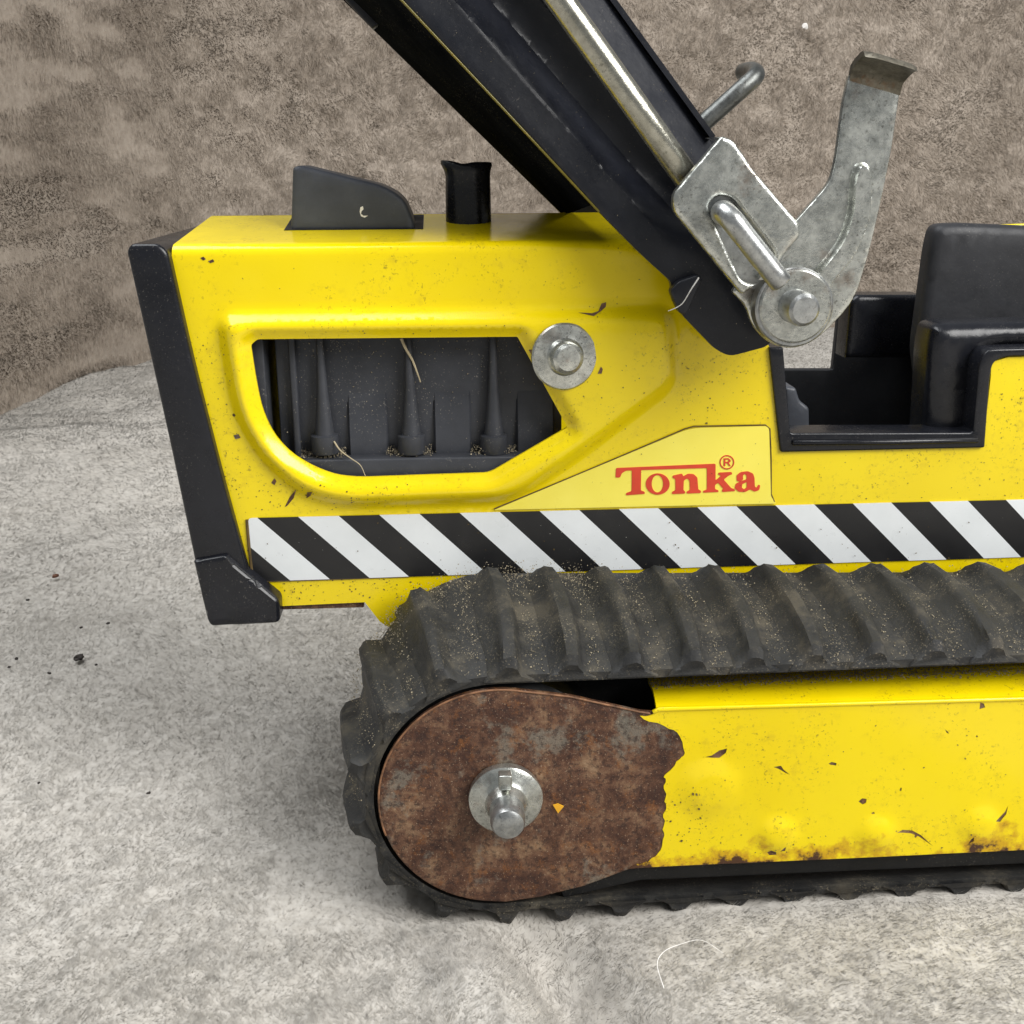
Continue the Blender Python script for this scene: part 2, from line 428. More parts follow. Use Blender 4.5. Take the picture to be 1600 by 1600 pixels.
def mat_fleece(name, stops, nrm, mixn, sheen, wob, s1, s2, thin=0):
    m, nt, b = newmat(name); L = nt.links
    n1 = noise(nt, s1, 5, .6); n2 = noise(nt, s2, 4, .6)
    f = math_(nt, 'ADD', math_(nt, 'MULTIPLY', n1, .5), math_(nt, 'MULTIPLY', n2, .5))
    L.new(ramp(nt, f, stops), b.inputs['Base Color']); b.inputs['Roughness'].default_value = .95
    b.inputs['Specular IOR Level'].default_value = .1; b.inputs['Sheen Weight'].default_value = sheen
    b.inputs['Sheen Roughness'].default_value = .6
    ge = nd(nt, 'ShaderNodeNewGeometry'); mx = nd(nt, 'ShaderNodeMix', data_type='VECTOR')
    mx.inputs[0].default_value = mixn; L.new(ge.outputs['Normal'], mx.inputs[4]); mx.inputs[5].default_value = nrm
    tx = nd(nt, 'ShaderNodeTexNoise'); tx.inputs['Scale'].default_value = s2*.6; tx.inputs['Detail'].default_value = 3
    L.new(ge.outputs['Position'], tx.inputs['Vector'])
    sb = nd(nt, 'ShaderNodeVectorMath', operation='SUBTRACT'); L.new(tx.outputs['Color'], sb.inputs[0]); sb.inputs[1].default_value = (.5, .5, .5)
    ml = nd(nt, 'ShaderNodeVectorMath', operation='SCALE'); L.new(sb.outputs[0], ml.inputs[0]); ml.inputs['Scale'].default_value = wob
    ad = nd(nt, 'ShaderNodeVectorMath', operation='ADD'); L.new(mx.outputs[1], ad.inputs[0]); L.new(ml.outputs[0], ad.inputs[1])
    vn = nd(nt, 'ShaderNodeVectorMath', operation='NORMALIZE'); L.new(ad.outputs[0], vn.inputs[0]); L.new(vn.outputs[0], b.inputs['Normal'])
    if thin:
        tr = nd(nt, 'ShaderNodeBsdfTranslucent'); L.new(b.inputs['Base Color'].links[0].from_socket, tr.inputs[0]); L.new(vn.outputs[0], tr.inputs['Normal'])
        mxs = nd(nt, 'ShaderNodeMixShader'); mxs.inputs[0].default_value = thin; L.new(b.outputs[0], mxs.inputs[1]); L.new(tr.outputs[0], mxs.inputs[2])
        L.new(mxs.outputs[0], nt.nodes['Material Output'].inputs['Surface'])
    return m
gst = [(.38, (.375, .350, .312)), (.62, (.53, .502, .458))]
bst = [(.34, (.27, .225, .182)), (.66, (.43, .37, .31))]
FLEECE = mat_fleece('grey_fleece', gst, (0, 0, 1), .0, .1, 1.0, 9, 260)
FLEECE_PILE = mat_fleece('grey_fleece_pile', [(p, tuple(v*1.1 for v in c)) for p, c in gst], (0, 0, 1), .93, .1, 1.5, 9, 260, .35)
PLUSH = mat_fleece('taupe_plush', bst, (0, -.9, .4), .0, .1, .6, 5, 150)
PLUSH_PILE = mat_fleece('taupe_plush_pile', [(p, tuple(v*1.12 for v in c)) for p, c in bst], (0, -.85, .5), .82, .1, .9, 5, 150, .25)

def grid_mesh(name, X, Yg, Z, mat):
    h, w_ = X.shape; v = np.stack([X.ravel(), Yg.ravel(), Z.ravel()], 1)
    i = np.arange(h*w_).reshape(h, w_); q = np.stack([i[:-1, :-1], i[:-1, 1:], i[1:, 1:], i[1:, :-1]], -1).reshape(-1, 4)
    me = bpy.data.meshes.new(name); me.vertices.add(len(v)); me.vertices.foreach_set('co', v.ravel().astype(np.float32))
    me.loops.add(q.size); me.loops.foreach_set('vertex_index', q.ravel().astype(np.int32))
    me.polygons.add(len(q)); me.polygons.foreach_set('loop_start', np.arange(0, q.size, 4, dtype=np.int32))
    me.update(calc_edges=True); me.validate(); return link(name, me, mat, None, True, 180)
def fibres(name, root, tip, side, width, mat, parent):
    """one bent sliver (two triangles) per tuft"""
    n = len(root); mid = root*.5+tip*.5; mid[:] += (root-tip)*0
    a = root-side*width[:, None]; b = root+side*width[:, None]
    v = np.stack([a, b, tip], 1).reshape(-1, 3).astype(np.float32)
    me = bpy.data.meshes.new(name); me.vertices.add(3*n); me.vertices.foreach_set('co', v.ravel())
    me.loops.add(3*n); me.loops.foreach_set('vertex_index', np.arange(3*n, dtype=np.int32))
    me.polygons.add(n); me.polygons.foreach_set('loop_start', np.arange(0, 3*n, 3, dtype=np.int32))
    me.update(calc_edges=True); me.materials.append(mat)
    o = bpy.data.objects.new(name, me); COL.objects.link(o); o.parent = parent; o['kind'] = 'stuff'; return o

# ground: near patch fine, far patch coarser, one sheet
yy = np.concatenate([np.arange(-1.2, -.30, .02), np.arange(-.30, .25, .003), np.arange(.25, 1.6, .005), np.arange(1.6, 2.01, .02)])
xx = np.concatenate([np.arange(-1.6, -.9, .02), np.arange(-.9, -.45, .005), np.arange(-.45, .5, .003), np.arange(.5, 2.2, .01)])
X, Yg = np.meshgrid(xx, yy); ground = grid_mesh('fleece_ground', X, Yg, ground_z(X, Yg), FLEECE)
top(ground, 'pale grey fleece cloth spread under the toy', None, kind='structure')
def dens_ground(n, y0, y1, wmul):
    u = rng.random(n); y = y0*(y1/y0)**u if y0 > 0 else None
    return y
N = 800000
d = .17*(1.75/.17)**rng.random(N); y = d+CAM.y; x = (rng.uniform(-.58, .60, N)+.06)*(d+.08)
r = np.stack([x, y, ground_z(x, y)], 1)
ang = 6.28*fbm(x*5, y*5, 41, 3)*1.3+2.6; clump = fbm(x*160/np.maximum(1, d*2), y*160/np.maximum(1, d*2), 51, 2)
ln = (.0012+.0020*clump)*(.6+.8*rng.random(N))*np.clip(.9+d*.15, .8, 1.1)
lean = .5+.6*rng.random(N); a2 = ang+rng.normal(0, .8, N)+4*(clump-.5)
tp = r+np.stack([np.cos(a2)*lean*ln, np.sin(a2)*lean*ln, ln*.70], 1)
sd = rng.normal(0, 1, (N, 3)); sd[:, 2] *= .3; sd /= np.linalg.norm(sd, axis=1)[:, None]
under = (x > -.06) & (y > -.002) & (y < .05)
k = ~(under & (rng.random(N) < .6))
fibres('fleece_pile', r[k], tp[k], sd[k], (.00009+.00009*rng.random(N)[k])*np.clip(d[k]*2.6, .8, 3.5), FLEECE_PILE, ground)

# backdrop: plush throw hung behind, its foot line read off the photo
foot = [G(-420, 800), G(0, 630), G(110, 578), G(220, 540), G(420, 524), G(800, 517), G(1300, 514), G(1900, 508)]
fx = np.array([p.x for p in foot]); fy = np.array([p.y for p in foot])
tx = np.linspace(fx[0], fx[-1], 420)
base_y = np.interp(tx, fx, fy); kk = np.hanning(93); kk /= kk.sum(); base_y = np.convolve(np.pad(base_y, 46, 'reflect', reflect_type='odd'), kk, 'valid')
hz = np.linspace(-.02, 1.05, 200)
def back_pt(x, z):
    b = np.interp(x, tx, base_y)
    f = .05*(fbm(x*5+z*1.2, z*.9+4, 61, 3)-.5)+.02*(fbm(x*14-z*3, z*3, 71, 3)-.5)
    f = f+.010*(fbm(x*45, z*45, 81, 2)-.5)
    return b+.10*z+f*sstep(-.01, .12, z)
BX, BZ = np.meshgrid(tx, hz); backdrop = grid_mesh('plush_backdrop', BX, back_pt(BX, BZ), BZ, PLUSH)
top(backdrop, 'taupe plush throw hanging behind the toy', None, kind='structure')
N = 620000
arc_ = np.concatenate([[0], np.cumsum(np.hypot(np.diff(tx), np.diff(base_y)))])
x = np.interp(rng.uniform(0, arc_[-1], N), arc_, tx); z = rng.uniform(-.005, .62, N); y = back_pt(x, z)
r = np.stack([x, y, z], 1)
cl = fbm(x*60, z*60, 91, 2); comb = 6.28*1.5*fbm(x*7, z*7, 95, 3)+5.0*(cl-.5)
a2 = comb+rng.normal(0, .5, N); ln = (.0035+.0035*cl)*(.6+.7*rng.random(N))
tp = r+np.stack([np.cos(a2)*ln*.6, -ln*(.45+.3*cl), np.sin(a2)*ln*.6-.25*ln], 1)
sd = rng.normal(0, 1, (N, 3)); sd[:, 1] *= .3; sd /= np.linalg.norm(sd, axis=1)[:, None]
fibres('plush_pile', r, tp, sd, .00035+.0004*rng.random(N), PLUSH_PILE, backdrop)

# ------------------------------------------------------------------ the toy
hubp = P(765, 1245, 0)
toy = bpy.data.objects.new('toy_excavator', None); COL.objects.link(toy); toy.empty_display_size = .05
top(toy, 'worn yellow and black metal toy excavator with rubber tracks on pale fleece', 'toy excavator')

# --- body shell: side panel, folded over into the hood, embossed round the engine window
ZE = P(600, 379, YB).z; RF = .0035; ZF = ZE-RF
YC = YB+.050; zc = P(600, 335, YC).z
slope = math.atan2(zc-ZE, .050-RF); TH = math.pi/2-slope
def fold(v):
    out = v.copy(); wv = v[:, 2]-ZF; off = v[:, 1]-YB    # off>0 inwards
    m = wv > 0
    th = np.minimum(wv/RF, TH); rest = np.maximum(wv-RF*TH, 0)
    yy_ = YB+RF-(RF-off)*np.cos(th)+rest*np.sin(TH); zz = ZF+(RF-off)*np.sin(th)+rest*np.cos(TH)
    out[m, 1] = yy_[m]; out[m, 2] = zz[m]; return out
Lstrip = RF*TH+(.050-RF)/math.sin(TH)
win = PX([(393, 538), (403, 529), (808, 525), (886, 666), (764, 737), (564, 744), (527, 741), (492, 728), (456, 707), (428, 676), (410, 636), (400, 585)], YB)
win = rounded(win, [.0008, .0008, .0004, .0005, .002, .003, .004, .004, .004, .004, .004, .004], 3)
emb = PX([(340, 492), (1050, 482), (1056, 600), (905, 712), (800, 782), (540, 790), (470, 772), (405, 715), (365, 640)], YB)
emb = rounded(emb, [.006, .006, .006, .006, .008, .01, .01, .01, .01], 5)
def body_h(v):
    d = signed(v, emb); h = .0042*sstep(-.0022, .0045, d)
    dw = -signed(v, win); h = h-.0028*(1-sstep(0, .0055, dw))**1.5
    h = h+.00035*(fbm(v[:, 0]*30+5, v[:, 1]*30+5, 121, 2)-.5)
    return np.where(v[:, 1] > ZF, 0, h)
crestL = P(330, 332, YC).x
bodyL = PX([(262, 392), (292, 520), (330, 690), (364, 815), (388, 900), (420, 948), (570, 941), (594, 972), (660, 1010), (1900, 960)], YB)
notch = PX([(1900, 548), (1575, 558), (1549, 566), (1548, 590), (1536, 699), (1221, 706), (1204, 545), (1160, 470), (1010, 385)], YB)
xr = P(1010, 385, YB).x
outl = bodyL+notch+[(xr, ZF), (xr-.004, ZF+Lstrip), (crestL, ZF+Lstrip), (bodyL[0][0]+.001, ZF)]
rings = [inset_ring(resample(emb, .002), dd) for dd in (-.002, -.001, 0, .001, .002, .003, .004)] + \
        [inset_ring(resample(win, .002), -dd) for dd in (.0006, .0014, .0024, .0036, .005)] + \
        [np.stack([np.linspace(bodyL[0][0], xr, 120), np.full(120, ZF+q)], 1) for q in np.linspace(0, RF*TH, 6)]
body = sheet('body_shell', outl, YB, .0011, Y_BODY, toy, holes=[win], hfn=body_h, sp=.0032, bsp=.0022, fold=fold, extra=np.concatenate(rings), sharp=50)
YM = YC                                               # middle of the toy
far = sheet('far_body_shell', outl, YB, .0011, Y_BODY, toy, sp=.008, bsp=.005, fold=fold, extra=np.concatenate(rings[-6:]), mirror=YM+.0005, sharp=50)
bbox('light_block', P(470, 900, YB).x, P(1850, 900, YB).x, YB+.004, 2*YM-YB-.004, P(800, 925, YB).z, P(800, 790, YB).z, BLACK_DARK, toy, .001)  # hidden box added inside the body to block light
bbox('bottom_flange', P(440, 945, YB).x, P(568, 945, YB).x, YB+.0015, YB+.014, P(500, 954, YB).z, P(500, 944, YB).z, RUST, toy, .0004)

# --- radiator guard with its foot
gy = YB-.004
g_out = rounded(PX([(197, 392), (204, 381), (248, 381), (262, 394), (299, 560), (345, 740), (392, 912), (318, 935), (303, 874), (262, 680)], gy), [.002, .002, .002, .002, .01, .01, .001, .001, .0005, .01], 4)
guard = sheet('radiator_guard', g_out, gy, .116, BLACK, toy, edge_r=.0014, bsp=.003)
f_out = rounded(PX([(302, 877), (352, 868), (437, 937), (438, 968), (432, 973), (330, 979), (324, 970)], gy-.002), [.0005, .001, .0015, .0015, .001, .002, .002], 4)
f_emb = PX([(352, 868), (437, 937), (437, 972), (366, 976)], gy-.002)
sheet('guard_foot', f_out, gy-.002, .030, BLACK, guard, edge_r=.0010, sp=.003, hfn=lambda v: .0011*sstep(-.001, .001, signed(v, f_emb)), sharp=30)

# --- engine seen through the window
ey = YB+.0095
px_ = lambda a, b, Y=ey: P(a, b, Y)
eng = bbox('engine_block', px_(433, 600).x, px_(878, 600).x, ey, ey+.03, px_(600, 775).z, px_(600, 490).z, ENGINE, toy, .0005)
for a, b in ((541, 604), (676, 735), (806, 866)):
    x0_, x1_, z0_, z1_ = px_(a, 600).x, px_(b, 600).x, px_(600, 714).z, px_(600, 596).z
    vs = [(x_, y_, z_) for x_, e_ in ((x0_, 0), (x0_+.0006, 1), (x1_-.0006, 1), (x1_, 0)) for y_, z_ in ((ey+.0002-.0012*e_, z0_), (ey+.0003-.0011*e_, z0_+.35*(z1_-z0_)), (ey+.0006, z1_))]
    obj('engine_panel', [(p[0], p[1]-.0012, p[2]) if k % 3 < 2 else p for k, p in enumerate(vs)], [[k*3+j, k*3+3+j, k*3+4+j, k*3+1+j] for k in range(3) for j in range(2)], ENGINE, eng, True, 25)
bbox('engine_ledge', px_(436, 600).x, px_(872, 600).x, ey-.008, ey+.002, px_(600, 765).z, px_(600, 712, ey-.004).z, ENGINE, eng, .0008)
bbox('engine_rib', px_(455, 600).x, px_(466, 600).x, ey-.003, ey+.002, px_(600, 715).z, px_(600, 500).z, ENGINE, eng, .0007)
bbox('engine_post', px_(398, 600).x, px_(420, 600).x, ey-.006, ey+.02, px_(600, 760).z, px_(600, 500).z, ENGINE, eng, .0005)
for cx in (503, 640, 771):
    c = px_(cx, 600, ey-.003); zs = [px_(cx, q, ey-.003).z for q in (500, 560, 610, 650, 678, 680, 708)]
    rr = [5, 5.5, 7.5, 10.5, 13, 18.5, 19]
    pt = [(c.x, c.y, zq) for zq in zs]; tube('cylinder', pt, .001, ENGINE, eng, 20, .1, [q*.000235 for q in rr])
pos = []
for a, b in ((467, 541), (604, 676), (735, 806)):
    for _ in range(420):
        q = px_(random.uniform(a, b), 700, ey-.003); t = random.random()
        pos.append((q.x, ey-.0008-.006*t*t, px_(600, 712, ey-.004).z+.0003+.003*random.random()**2*abs(2*((q.x-px_(a, 700).x)/(px_(b, 700).x-px_(a, 700).x))-1)))
for _ in range(260):
    q = px_(random.uniform(440, 860), random.choice([random.uniform(530, 560), random.uniform(530, 735)]), ey-.0032); pos.append((q.x, ey-.0003 if random.random() < .6 else ey-.0028, q.z))
grains('engine_dust', pos, rng.uniform(.00008, .00028, len(pos)), DUST, eng)

# --- air scoop and exhaust stack on the hood
sy = YB+.024
sc = rounded(PX([(454, 362), (457, 261), (470, 258), (600, 290), (632, 310), (648, 350), (648, 362)], sy), [0, .0015, .0015, .012, .01, .004, 0], 6)
scoop = sheet('air_scoop', sc, sy, .022, SCOOP, toy, edge_r=.0016, bsp=.0015, sp=.004)
slot = [(P(440, 350, sy-.001).x, sy-.0025), (P(662, 350, sy-.001).x, sy-.0025)]
zs_ = lambda y: ZE+(y-YB-RF)*math.tan(slope)
vs = []
for x_ in (P(444, 350, sy).x, P(661, 350, sy).x):
    for y_, o_ in ((sy-.0012, .0002), (sy+.024, .0002), (sy+.024, -.004), (sy-.0012, -.004)): vs.append((x_, y_, zs_(y_)+o_))
obj('scoop_slot', vs, [[0, 1, 2, 3], [7, 6, 5, 4], [0, 4, 5, 1], [1, 5, 6, 2], [2, 6, 7, 3], [3, 7, 4, 0]], BLACK_DARK, toy, False)
sy2 = YC-.013; c = P(732, 337, sy2); verts = []; faces = []; seg = 40
for py, rx, ry, lip in ((352, 34, 34, 0), (300, 33.5, 34, 0), (275, 33, 34, 0), (266, 34, 35, .3), (259, 36, 35, .8), (254, 35, 33, 1), (253, 31, 30, 1), (256, 28, 27, .8), (290, 27, 26, 0)):
    zq = P(732, py, sy2).z
    for k in range(seg):
        th = 2*math.pi*k/seg; s_ = .000221
        verts.append((c.x+rx*s_*math.cos(th)-.0010*lip*max(0, -math.cos(th))**3, sy2+ry*s_*math.sin(th)*.9, zq+.0011*lip*max(0, -math.cos(th)-.35)-.0005*lip*math.exp(-((math.cos(th)+.2)/.35)**2)))
for i in range(8):
    for k in range(seg): a, b = i*seg+k, i*seg+(k+1) % seg; faces.append([a, b, b+seg, a+seg])
faces.append([8*seg+k for k in range(seg)])
obj('exhaust_stack', verts, faces, BLACK, toy, True, 60)

obj('white_scuff', [(P(a, b, sy-.0001).x, sy-.0001, P(a, b, sy-.0001).z) for a, b in ((563, 324), (567, 322), (568, 327), (565, 330), (564, 334), (568, 337), (575, 337), (570, 340), (564, 338), (562, 331))], [list(range(10))], LINT, scoop, False)
# --- pivot bolt on the body side
by = YB-.0045; c = P(882, 557, by)
bolt = lathe('pivot_bolt', c, [(.0003, -.0060), (.0036, -.0058), (.0046, -.0050), (.0049, -.0038), (.0050, -.0022), (.0058, -.0012), (.0070, -.0010), (.0098, -.0009), (.0103, -.0004), (.0103, .0006), (.0100, .0012)], STEEL, toy, 56, .004, (-.12, 1, -.02))
# --- hazard stripes and name sticker
sx = [P(402, 808, YB), P(1028, 795, YB)]
pitch = (sx[1].x-sx[0].x)/5
s0, s1 = P(402, 808, YB), P(513, 902, YB)
HAZ = mat_sticker('hazard_print', (s0.x, s0.z, pitch, (s1.x-s0.x)/(s0.z-s1.z)))
LAB = mat_sticker('pale_yellow_print', None)
hz_out = rounded(PX([(388, 809), (1900, 773), (1900, 860), (397, 908)], YB), [.0012, 0, 0, .0006], 4)
haz = sheet('hazard_sticker', hz_out, YB-.00045, .0003, HAZ, toy, sp=.006, bsp=.004, hfn=lambda v: .00035*(fbm(v[:, 0]*30+5, v[:, 1]*30+5, 121, 2)-.5))
haz['label'] = 'black and white diagonal hazard stripe sticker'
lab_out = rounded(PX([(772, 796), (1078, 668), (1201, 665), (1204, 775), (1212, 786)], YB), [.0004, .004, .0018, .0005, .0005], 5)
lab = sheet('name_sticker', lab_out, YB-.00055, .0004, LAB, toy, sp=.006, bsp=.004)
lab['label'] = 'pale yellow name sticker with red lettering'
Z = lambda pts: PX([(900+a/4.444, 640+b/4.444) for a, b in pts], YB)
def ell(cx, cy, rx, ry, n=28, t0=0): return [(cx+rx*math.cos(2*math.pi*k/n+t0), cy+ry*math.sin(2*math.pi*k/n+t0)) for k in range(n)]
LY = YB-.00072
def letter(pts, holes=(), r=.0004, name='letter'):
    return sheet(name, rounded(Z(pts), r, 3), LY, .0002, RED, lab, holes=[Z(h) for h in holes], bsp=.0015, backcap=False)
letter([(276, 402), (966, 372), (966, 488), (1005, 456), (985, 448), (985, 434), (1078, 429), (1082, 446), (1060, 452), (1022, 482), (1076, 542), (1098, 548), (1102, 562), (1012, 568), (1010, 554), (1020, 546), (984, 504), (962, 520), (962, 548), (986, 556), (986, 568), (880, 573), (880, 560), (906, 552), (906, 402), (450, 416), (448, 558), (474, 566), (476, 581), (345, 591), (345, 576), (384, 562), (386, 418), (345, 420), (316, 438), (304, 468), (272, 468)])
letter(ell(565, 513, 83, 74), [ell(563, 511, 40, 60, 24, .1)], 0)
letter([(668, 455), (735, 440), (741, 460), (775, 441), (815, 444), (840, 468), (846, 550), (866, 560), (864, 575), (766, 579), (766, 564), (788, 555), (786, 490), (770, 473), (746, 488), (743, 555), (756, 565), (754, 579), (664, 583), (664, 567), (688, 556), (687, 478), (668, 470)])
letter([(1113, 492), (1112, 452), (1140, 430), (1190, 424), (1226, 440), (1236, 470), (1238, 528), (1250, 541), (1263, 516), (1276, 522), (1268, 555), (1236, 566), (1206, 550), (1170, 569), (1125, 566), (1098, 542), (1106, 511), (1140, 493), (1182, 480), (1180, 452), (1166, 443), (1155, 455), (1158, 482), (1134, 496)],
       [[(1182, 500), (1152, 513), (1148, 538), (1164, 549), (1182, 536)]])
letter(ell(1045, 362, 51, 50, 36), [ell(1045, 362, 43, 42, 36)], 0, 'registered_mark')
letter([(1022, 335), (1055, 334), (1070, 345), (1070, 358), (1058, 366), (1072, 388), (1060, 388), (1046, 368), (1034, 368), (1034, 388), (1022, 388)], [[(1034, 344), (1052, 343), (1058, 350), (1052, 358), (1034, 359)]], .0001, 'registered_mark')

xe = P(1900, 700, YB).x; z0_, z1_ = P(1900, 955, YB).z, P(1900, 552, YB).z
bbox('rear_panel', xe-.002, xe-.0003, YB+.0015, 2*YM-YB-.0015, z0_, z1_, Y_BODY, toy, .0004)
bbox('rear_deck', P(1560, 600, YB).x, xe-.0025, YB+.014, 2*YM-YB-.002, z1_-.004, z1_-.0015, BLACK_DULL, toy, .0004)
def specks(name, pts, sizes, yfn, mat, parent):
    vs = []; fs = []
    v = np.array(pts); yv = yfn(v)
    for (x_, z_), y_, r_ in zip(v, yv, sizes):
        o = len(vs); el = random.uniform(.5, 1); a0 = random.uniform(0, 6.28)
        for k in range(6):
            th = a0+k*math.pi/3; rr = r_*random.uniform(.6, 1.3)*(el if k % 3 else 1.3); vs.append((x_+rr*math.cos(th), y_, z_+rr*math.sin(th)))
        fs.append([o+k for k in range(6)])
    o = obj(name, vs, fs, mat, parent, False); o['kind'] = 'stuff'; return o
GRIME = mat_plain('brown_grime', (.10, .065, .02), .8, .5)
pts = []; sz = []
def scatter(n, x0, x1, y0, y1, Y, big=.0003, pw=2.5):
    for _ in range(n):
        q = P(random.uniform(x0, x1), random.uniform(y0, y1), Y); pts.append((q.x, q.z)); sz.append(.00004+.75*big*random.random()**pw)
scatter(130, 300, 372, 520, 720, YB); scatter(130, 345, 388, 730, 890, YB); scatter(160, 400, 640, 752, 802, YB, .00035)
scatter(160, 440, 660, 903, 938, YB, .0004); scatter(60, 400, 840, 503, 524, YB); scatter(90, 300, 1000, 385, 500, YB, .0003, 4)
scatter(110, 830, 1045, 470, 640, YB); scatter(160, 1060, 1200, 560, 662, YB); scatter(140, 1225, 1590, 706, 780, YB); scatter(60, 1560, 1600, 570, 700, YB); scatter(50, 780, 1000, 620, 740, YB)
keep = ~inside(np.array(pts), win) & (-signed(np.array(pts), win) > .0006); pts_ = [p for p, k in zip(pts, keep) if k]; sz_ = [p for p, k in zip(sz, keep) if k]
specks('grime_specks', pts_, sz_, lambda v: YB-body_h(v)-.00012, GRIME, body)
pts = []; sz = []; scatter(120, 405, 1600, 812, 875, YB, .0003, 3); scatter(40, 1000, 1600, 850, 875, YB, .0004, 2); specks('sticker_specks', pts, sz, lambda v: np.full(len(v), YB-.0008), GRIME, haz)
pts = []; sz = []; scatter(60, 960, 1198, 690, 785, YB, .00025, 3); specks('sticker_specks', pts, sz, lambda v: np.full(len(v), YB-.00085), GRIME, lab)
pts = []; sz = []; scatter(60, 420, 980, 815, 890, YB, .00015, 2); specks('sticker_specks', pts, sz, lambda v: np.full(len(v), YB-.00082), mat_plain('pale_specks', (.5, .48, .44), .8), haz)
def body_chip(cx, cy, shape):
    pl_ = PX([(cx+a, cy+b) for a, b in shape], YB); v = np.array(pl_); yv = YB-body_h(v)-.00016
    obj('paint_chip', [(a, y_, b) for (a, b), y_ in zip(pl_, yv)], [list(range(len(pl_)))], RUST, body, False)
body_chip(938, 480, [(-36, 7), (-14, 8), (-4, 5), (2, -6), (9, -8), (8, -1), (0, 5), (-12, 12)])
body_chip(318, 404, [(-5, -1), (0, -3), (4, 1), (0, 3)]); body_chip(330, 408, [(-5, 0), (3, -3), (5, 1), (-1, 3)])
body_chip(366, 648, [(-3, 0), (0, -3), (3, 0), (0, 3)]); body_chip(370, 682, [(-5, -2), (3, -4), (6, 2), (-2, 4)])
body_chip(935, 575, [(-4, 5), (1, -6), (4, -2), (2, 5)]); body_chip(828, 548, [(-3, -3), (3, -4), (2, 5)])
body_chip(455, 774, [(-10, 18), (-2, 2), (9, -12), (4, 4), (-6, 16)]); body_chip(484, 770, [(-5, 8), (-3, -4), (6, -6), (2, 2)]); body_chip(429, 752, [(-5, 2), (0, -5), (3, 0), (0, 6)])
tube('dirt_line', [P(a, b, YB-.0004) for a, b in ((772, 795), (850, 763), (960, 717), (1070, 670), (1084, 666), (1140, 665), (1196, 664), (1203, 670), (1205, 720), (1205, 772), (1210, 784))], .00022, GRIME, lab, 6, 0)
tube('dirt_line', [P(a, b, YB-.0003) for a, b in ((386, 812), (389, 850), (395, 906))], .0005, GRIME, haz, 6, 0)
tube('dirt_line', [P(a, b, YB-.0003) for a, b in ((398, 909), (500, 906), (640, 901))], .0002, GRIME, haz, 6, 0)

# --- cab tub
ry_ = YB-.0012
tub = sheet('cab_tub_rim', rounded(PX([(1202, 543), (1224, 543), (1235, 677), (1521, 676), (1531, 566), (1543, 546), (1900, 536), (1900, 552), (1574, 557), (1552, 565), (1547, 590), (1539, 700), (1220, 707)], ry_), [.0003, .0003, .001, .001, .004, .002, 0, 0, .003, .003, .002, .0008, .0008], 4), ry_, .012, BLACK, toy, edge_r=.0006, bsp=.003)
tube('rim_bead', [P(1238, 692, ry_-.0004), P(1380, 691, ry_-.0004), P(1528, 688, ry_-.0004)], .0009, BLACK, tub, 10)
zfl = P(1350, 770, YB).z
xl, xr2 = P(1218, 650, YB).x, P(1545, 650, YB).x
bbox('tub_floor', xl, xr2+.05, YB+.008, .152, zfl-.002, zfl, BLACK_DARK, tub, .0005)
bbox('tub_side_wall', xl-.002, xl, YB+.011, .152, zfl, P(1230, 676, YB).z, BLACK_DARK, tub, .0004)
sheet('tub_far_wall', PX([(1120, 860), (1120, 577), (1301, 577), (1310, 492), (1330, 462), (1500, 462), (1500, 860)], .150), .150, .003, BLACK_DULL, tub, edge_r=.0008)
sheet('console', rounded(PX([(1322, 560), (1330, 470), (1340, 461), (1446, 461), (1452, 470), (1446, 560)], .118), [0, .002, .002, .002, .002, 0], 4), .118, .012, BLACK, tub, edge_r=.0022, bsp=.002)
seat = sheet('seat_back', rounded(PX([(1434, 545), (1456, 385), (1464, 352), (1500, 349), (1900, 366), (1900, 640), (1446, 640)], .098), [.004, .004, .007, .004, 0, 0, 0], 6), .098, .008, BLACK_DULL, toy, edge_r=.0035, bsp=.003, sp=.006)
sheet('arm_rest', rounded(PX([(1440, 800), (1455, 545), (1462, 512), (1478, 507), (1900, 498), (1900, 544), (1560, 545), (1532, 556), (1520, 800)], YB+.007), [0, .006, .004, .003, 0, 0, .004, .006, 0], 6), YB+.007, .014, BLACK, seat, edge_r=.005, bsp=.002, sp=.004)
sheet('control_pedal', rounded(PX([(1226, 604), (1244, 606), (1250, 626), (1265, 638), (1266, 720), (1226, 720)], .078), .001, 3), .078, .014, SCOOP, tub, edge_r=.0012, bsp=.002)
sheet('cab_roof_edge', PX([(1490, 353), (1900, 341), (1900, 520), (1490, 520)], .142), .142, .002, Y_BODY, toy, edge_r=.0006)

# --- boom
bn = .040
bo = PX([(253, -400), (627, 0), (939, 334), (1000, 396), (1049, 440), (1050, 468), (1066, 492), (1118, 546), (1140, 557), (1200, 541), (1240, 480), (1250, 358), (1180, 268), (1120, 210), (965, 0), (672, -400)], bn)
bo = rounded(bo, [0, 0, .01, .01, .0015, .002, .003, .002, .003, .002, .004, .002, .002, .01, .01, 0], 4)
la, lb = np.array(PX([(627, 0), (939, 334)], bn)); ua, ub = np.array(PX([(965, 0), (1120, 210)], bn))
def lined(v, a, b):
    t = (b-a)/np.linalg.norm(b-a); q = v-a; return q[:, 0]*t[1]-q[:, 1]*t[0]
zA, zB = P(900, 260, bn).z, P(900, 400, bn).z
def boom_h(v):
    d0 = -lined(v, la, lb); d1 = lined(v, ua, ub); t = np.abs(d0)/(np.abs(d0)+np.abs(d1)+1e-9)
    rec = -.0120*(np.clip((t-.23)/.20, 0, 1)-sstep(.68, .74, t)*.85)-.009*np.clip((t-.75)/.25, 0, 1)
    rec = rec-.0006*(1-sstep(.0, .03, t))-.0010*np.clip((t-.03)/.2, 0, 1)
    return rec*sstep(zB, zA, v[:, 1])
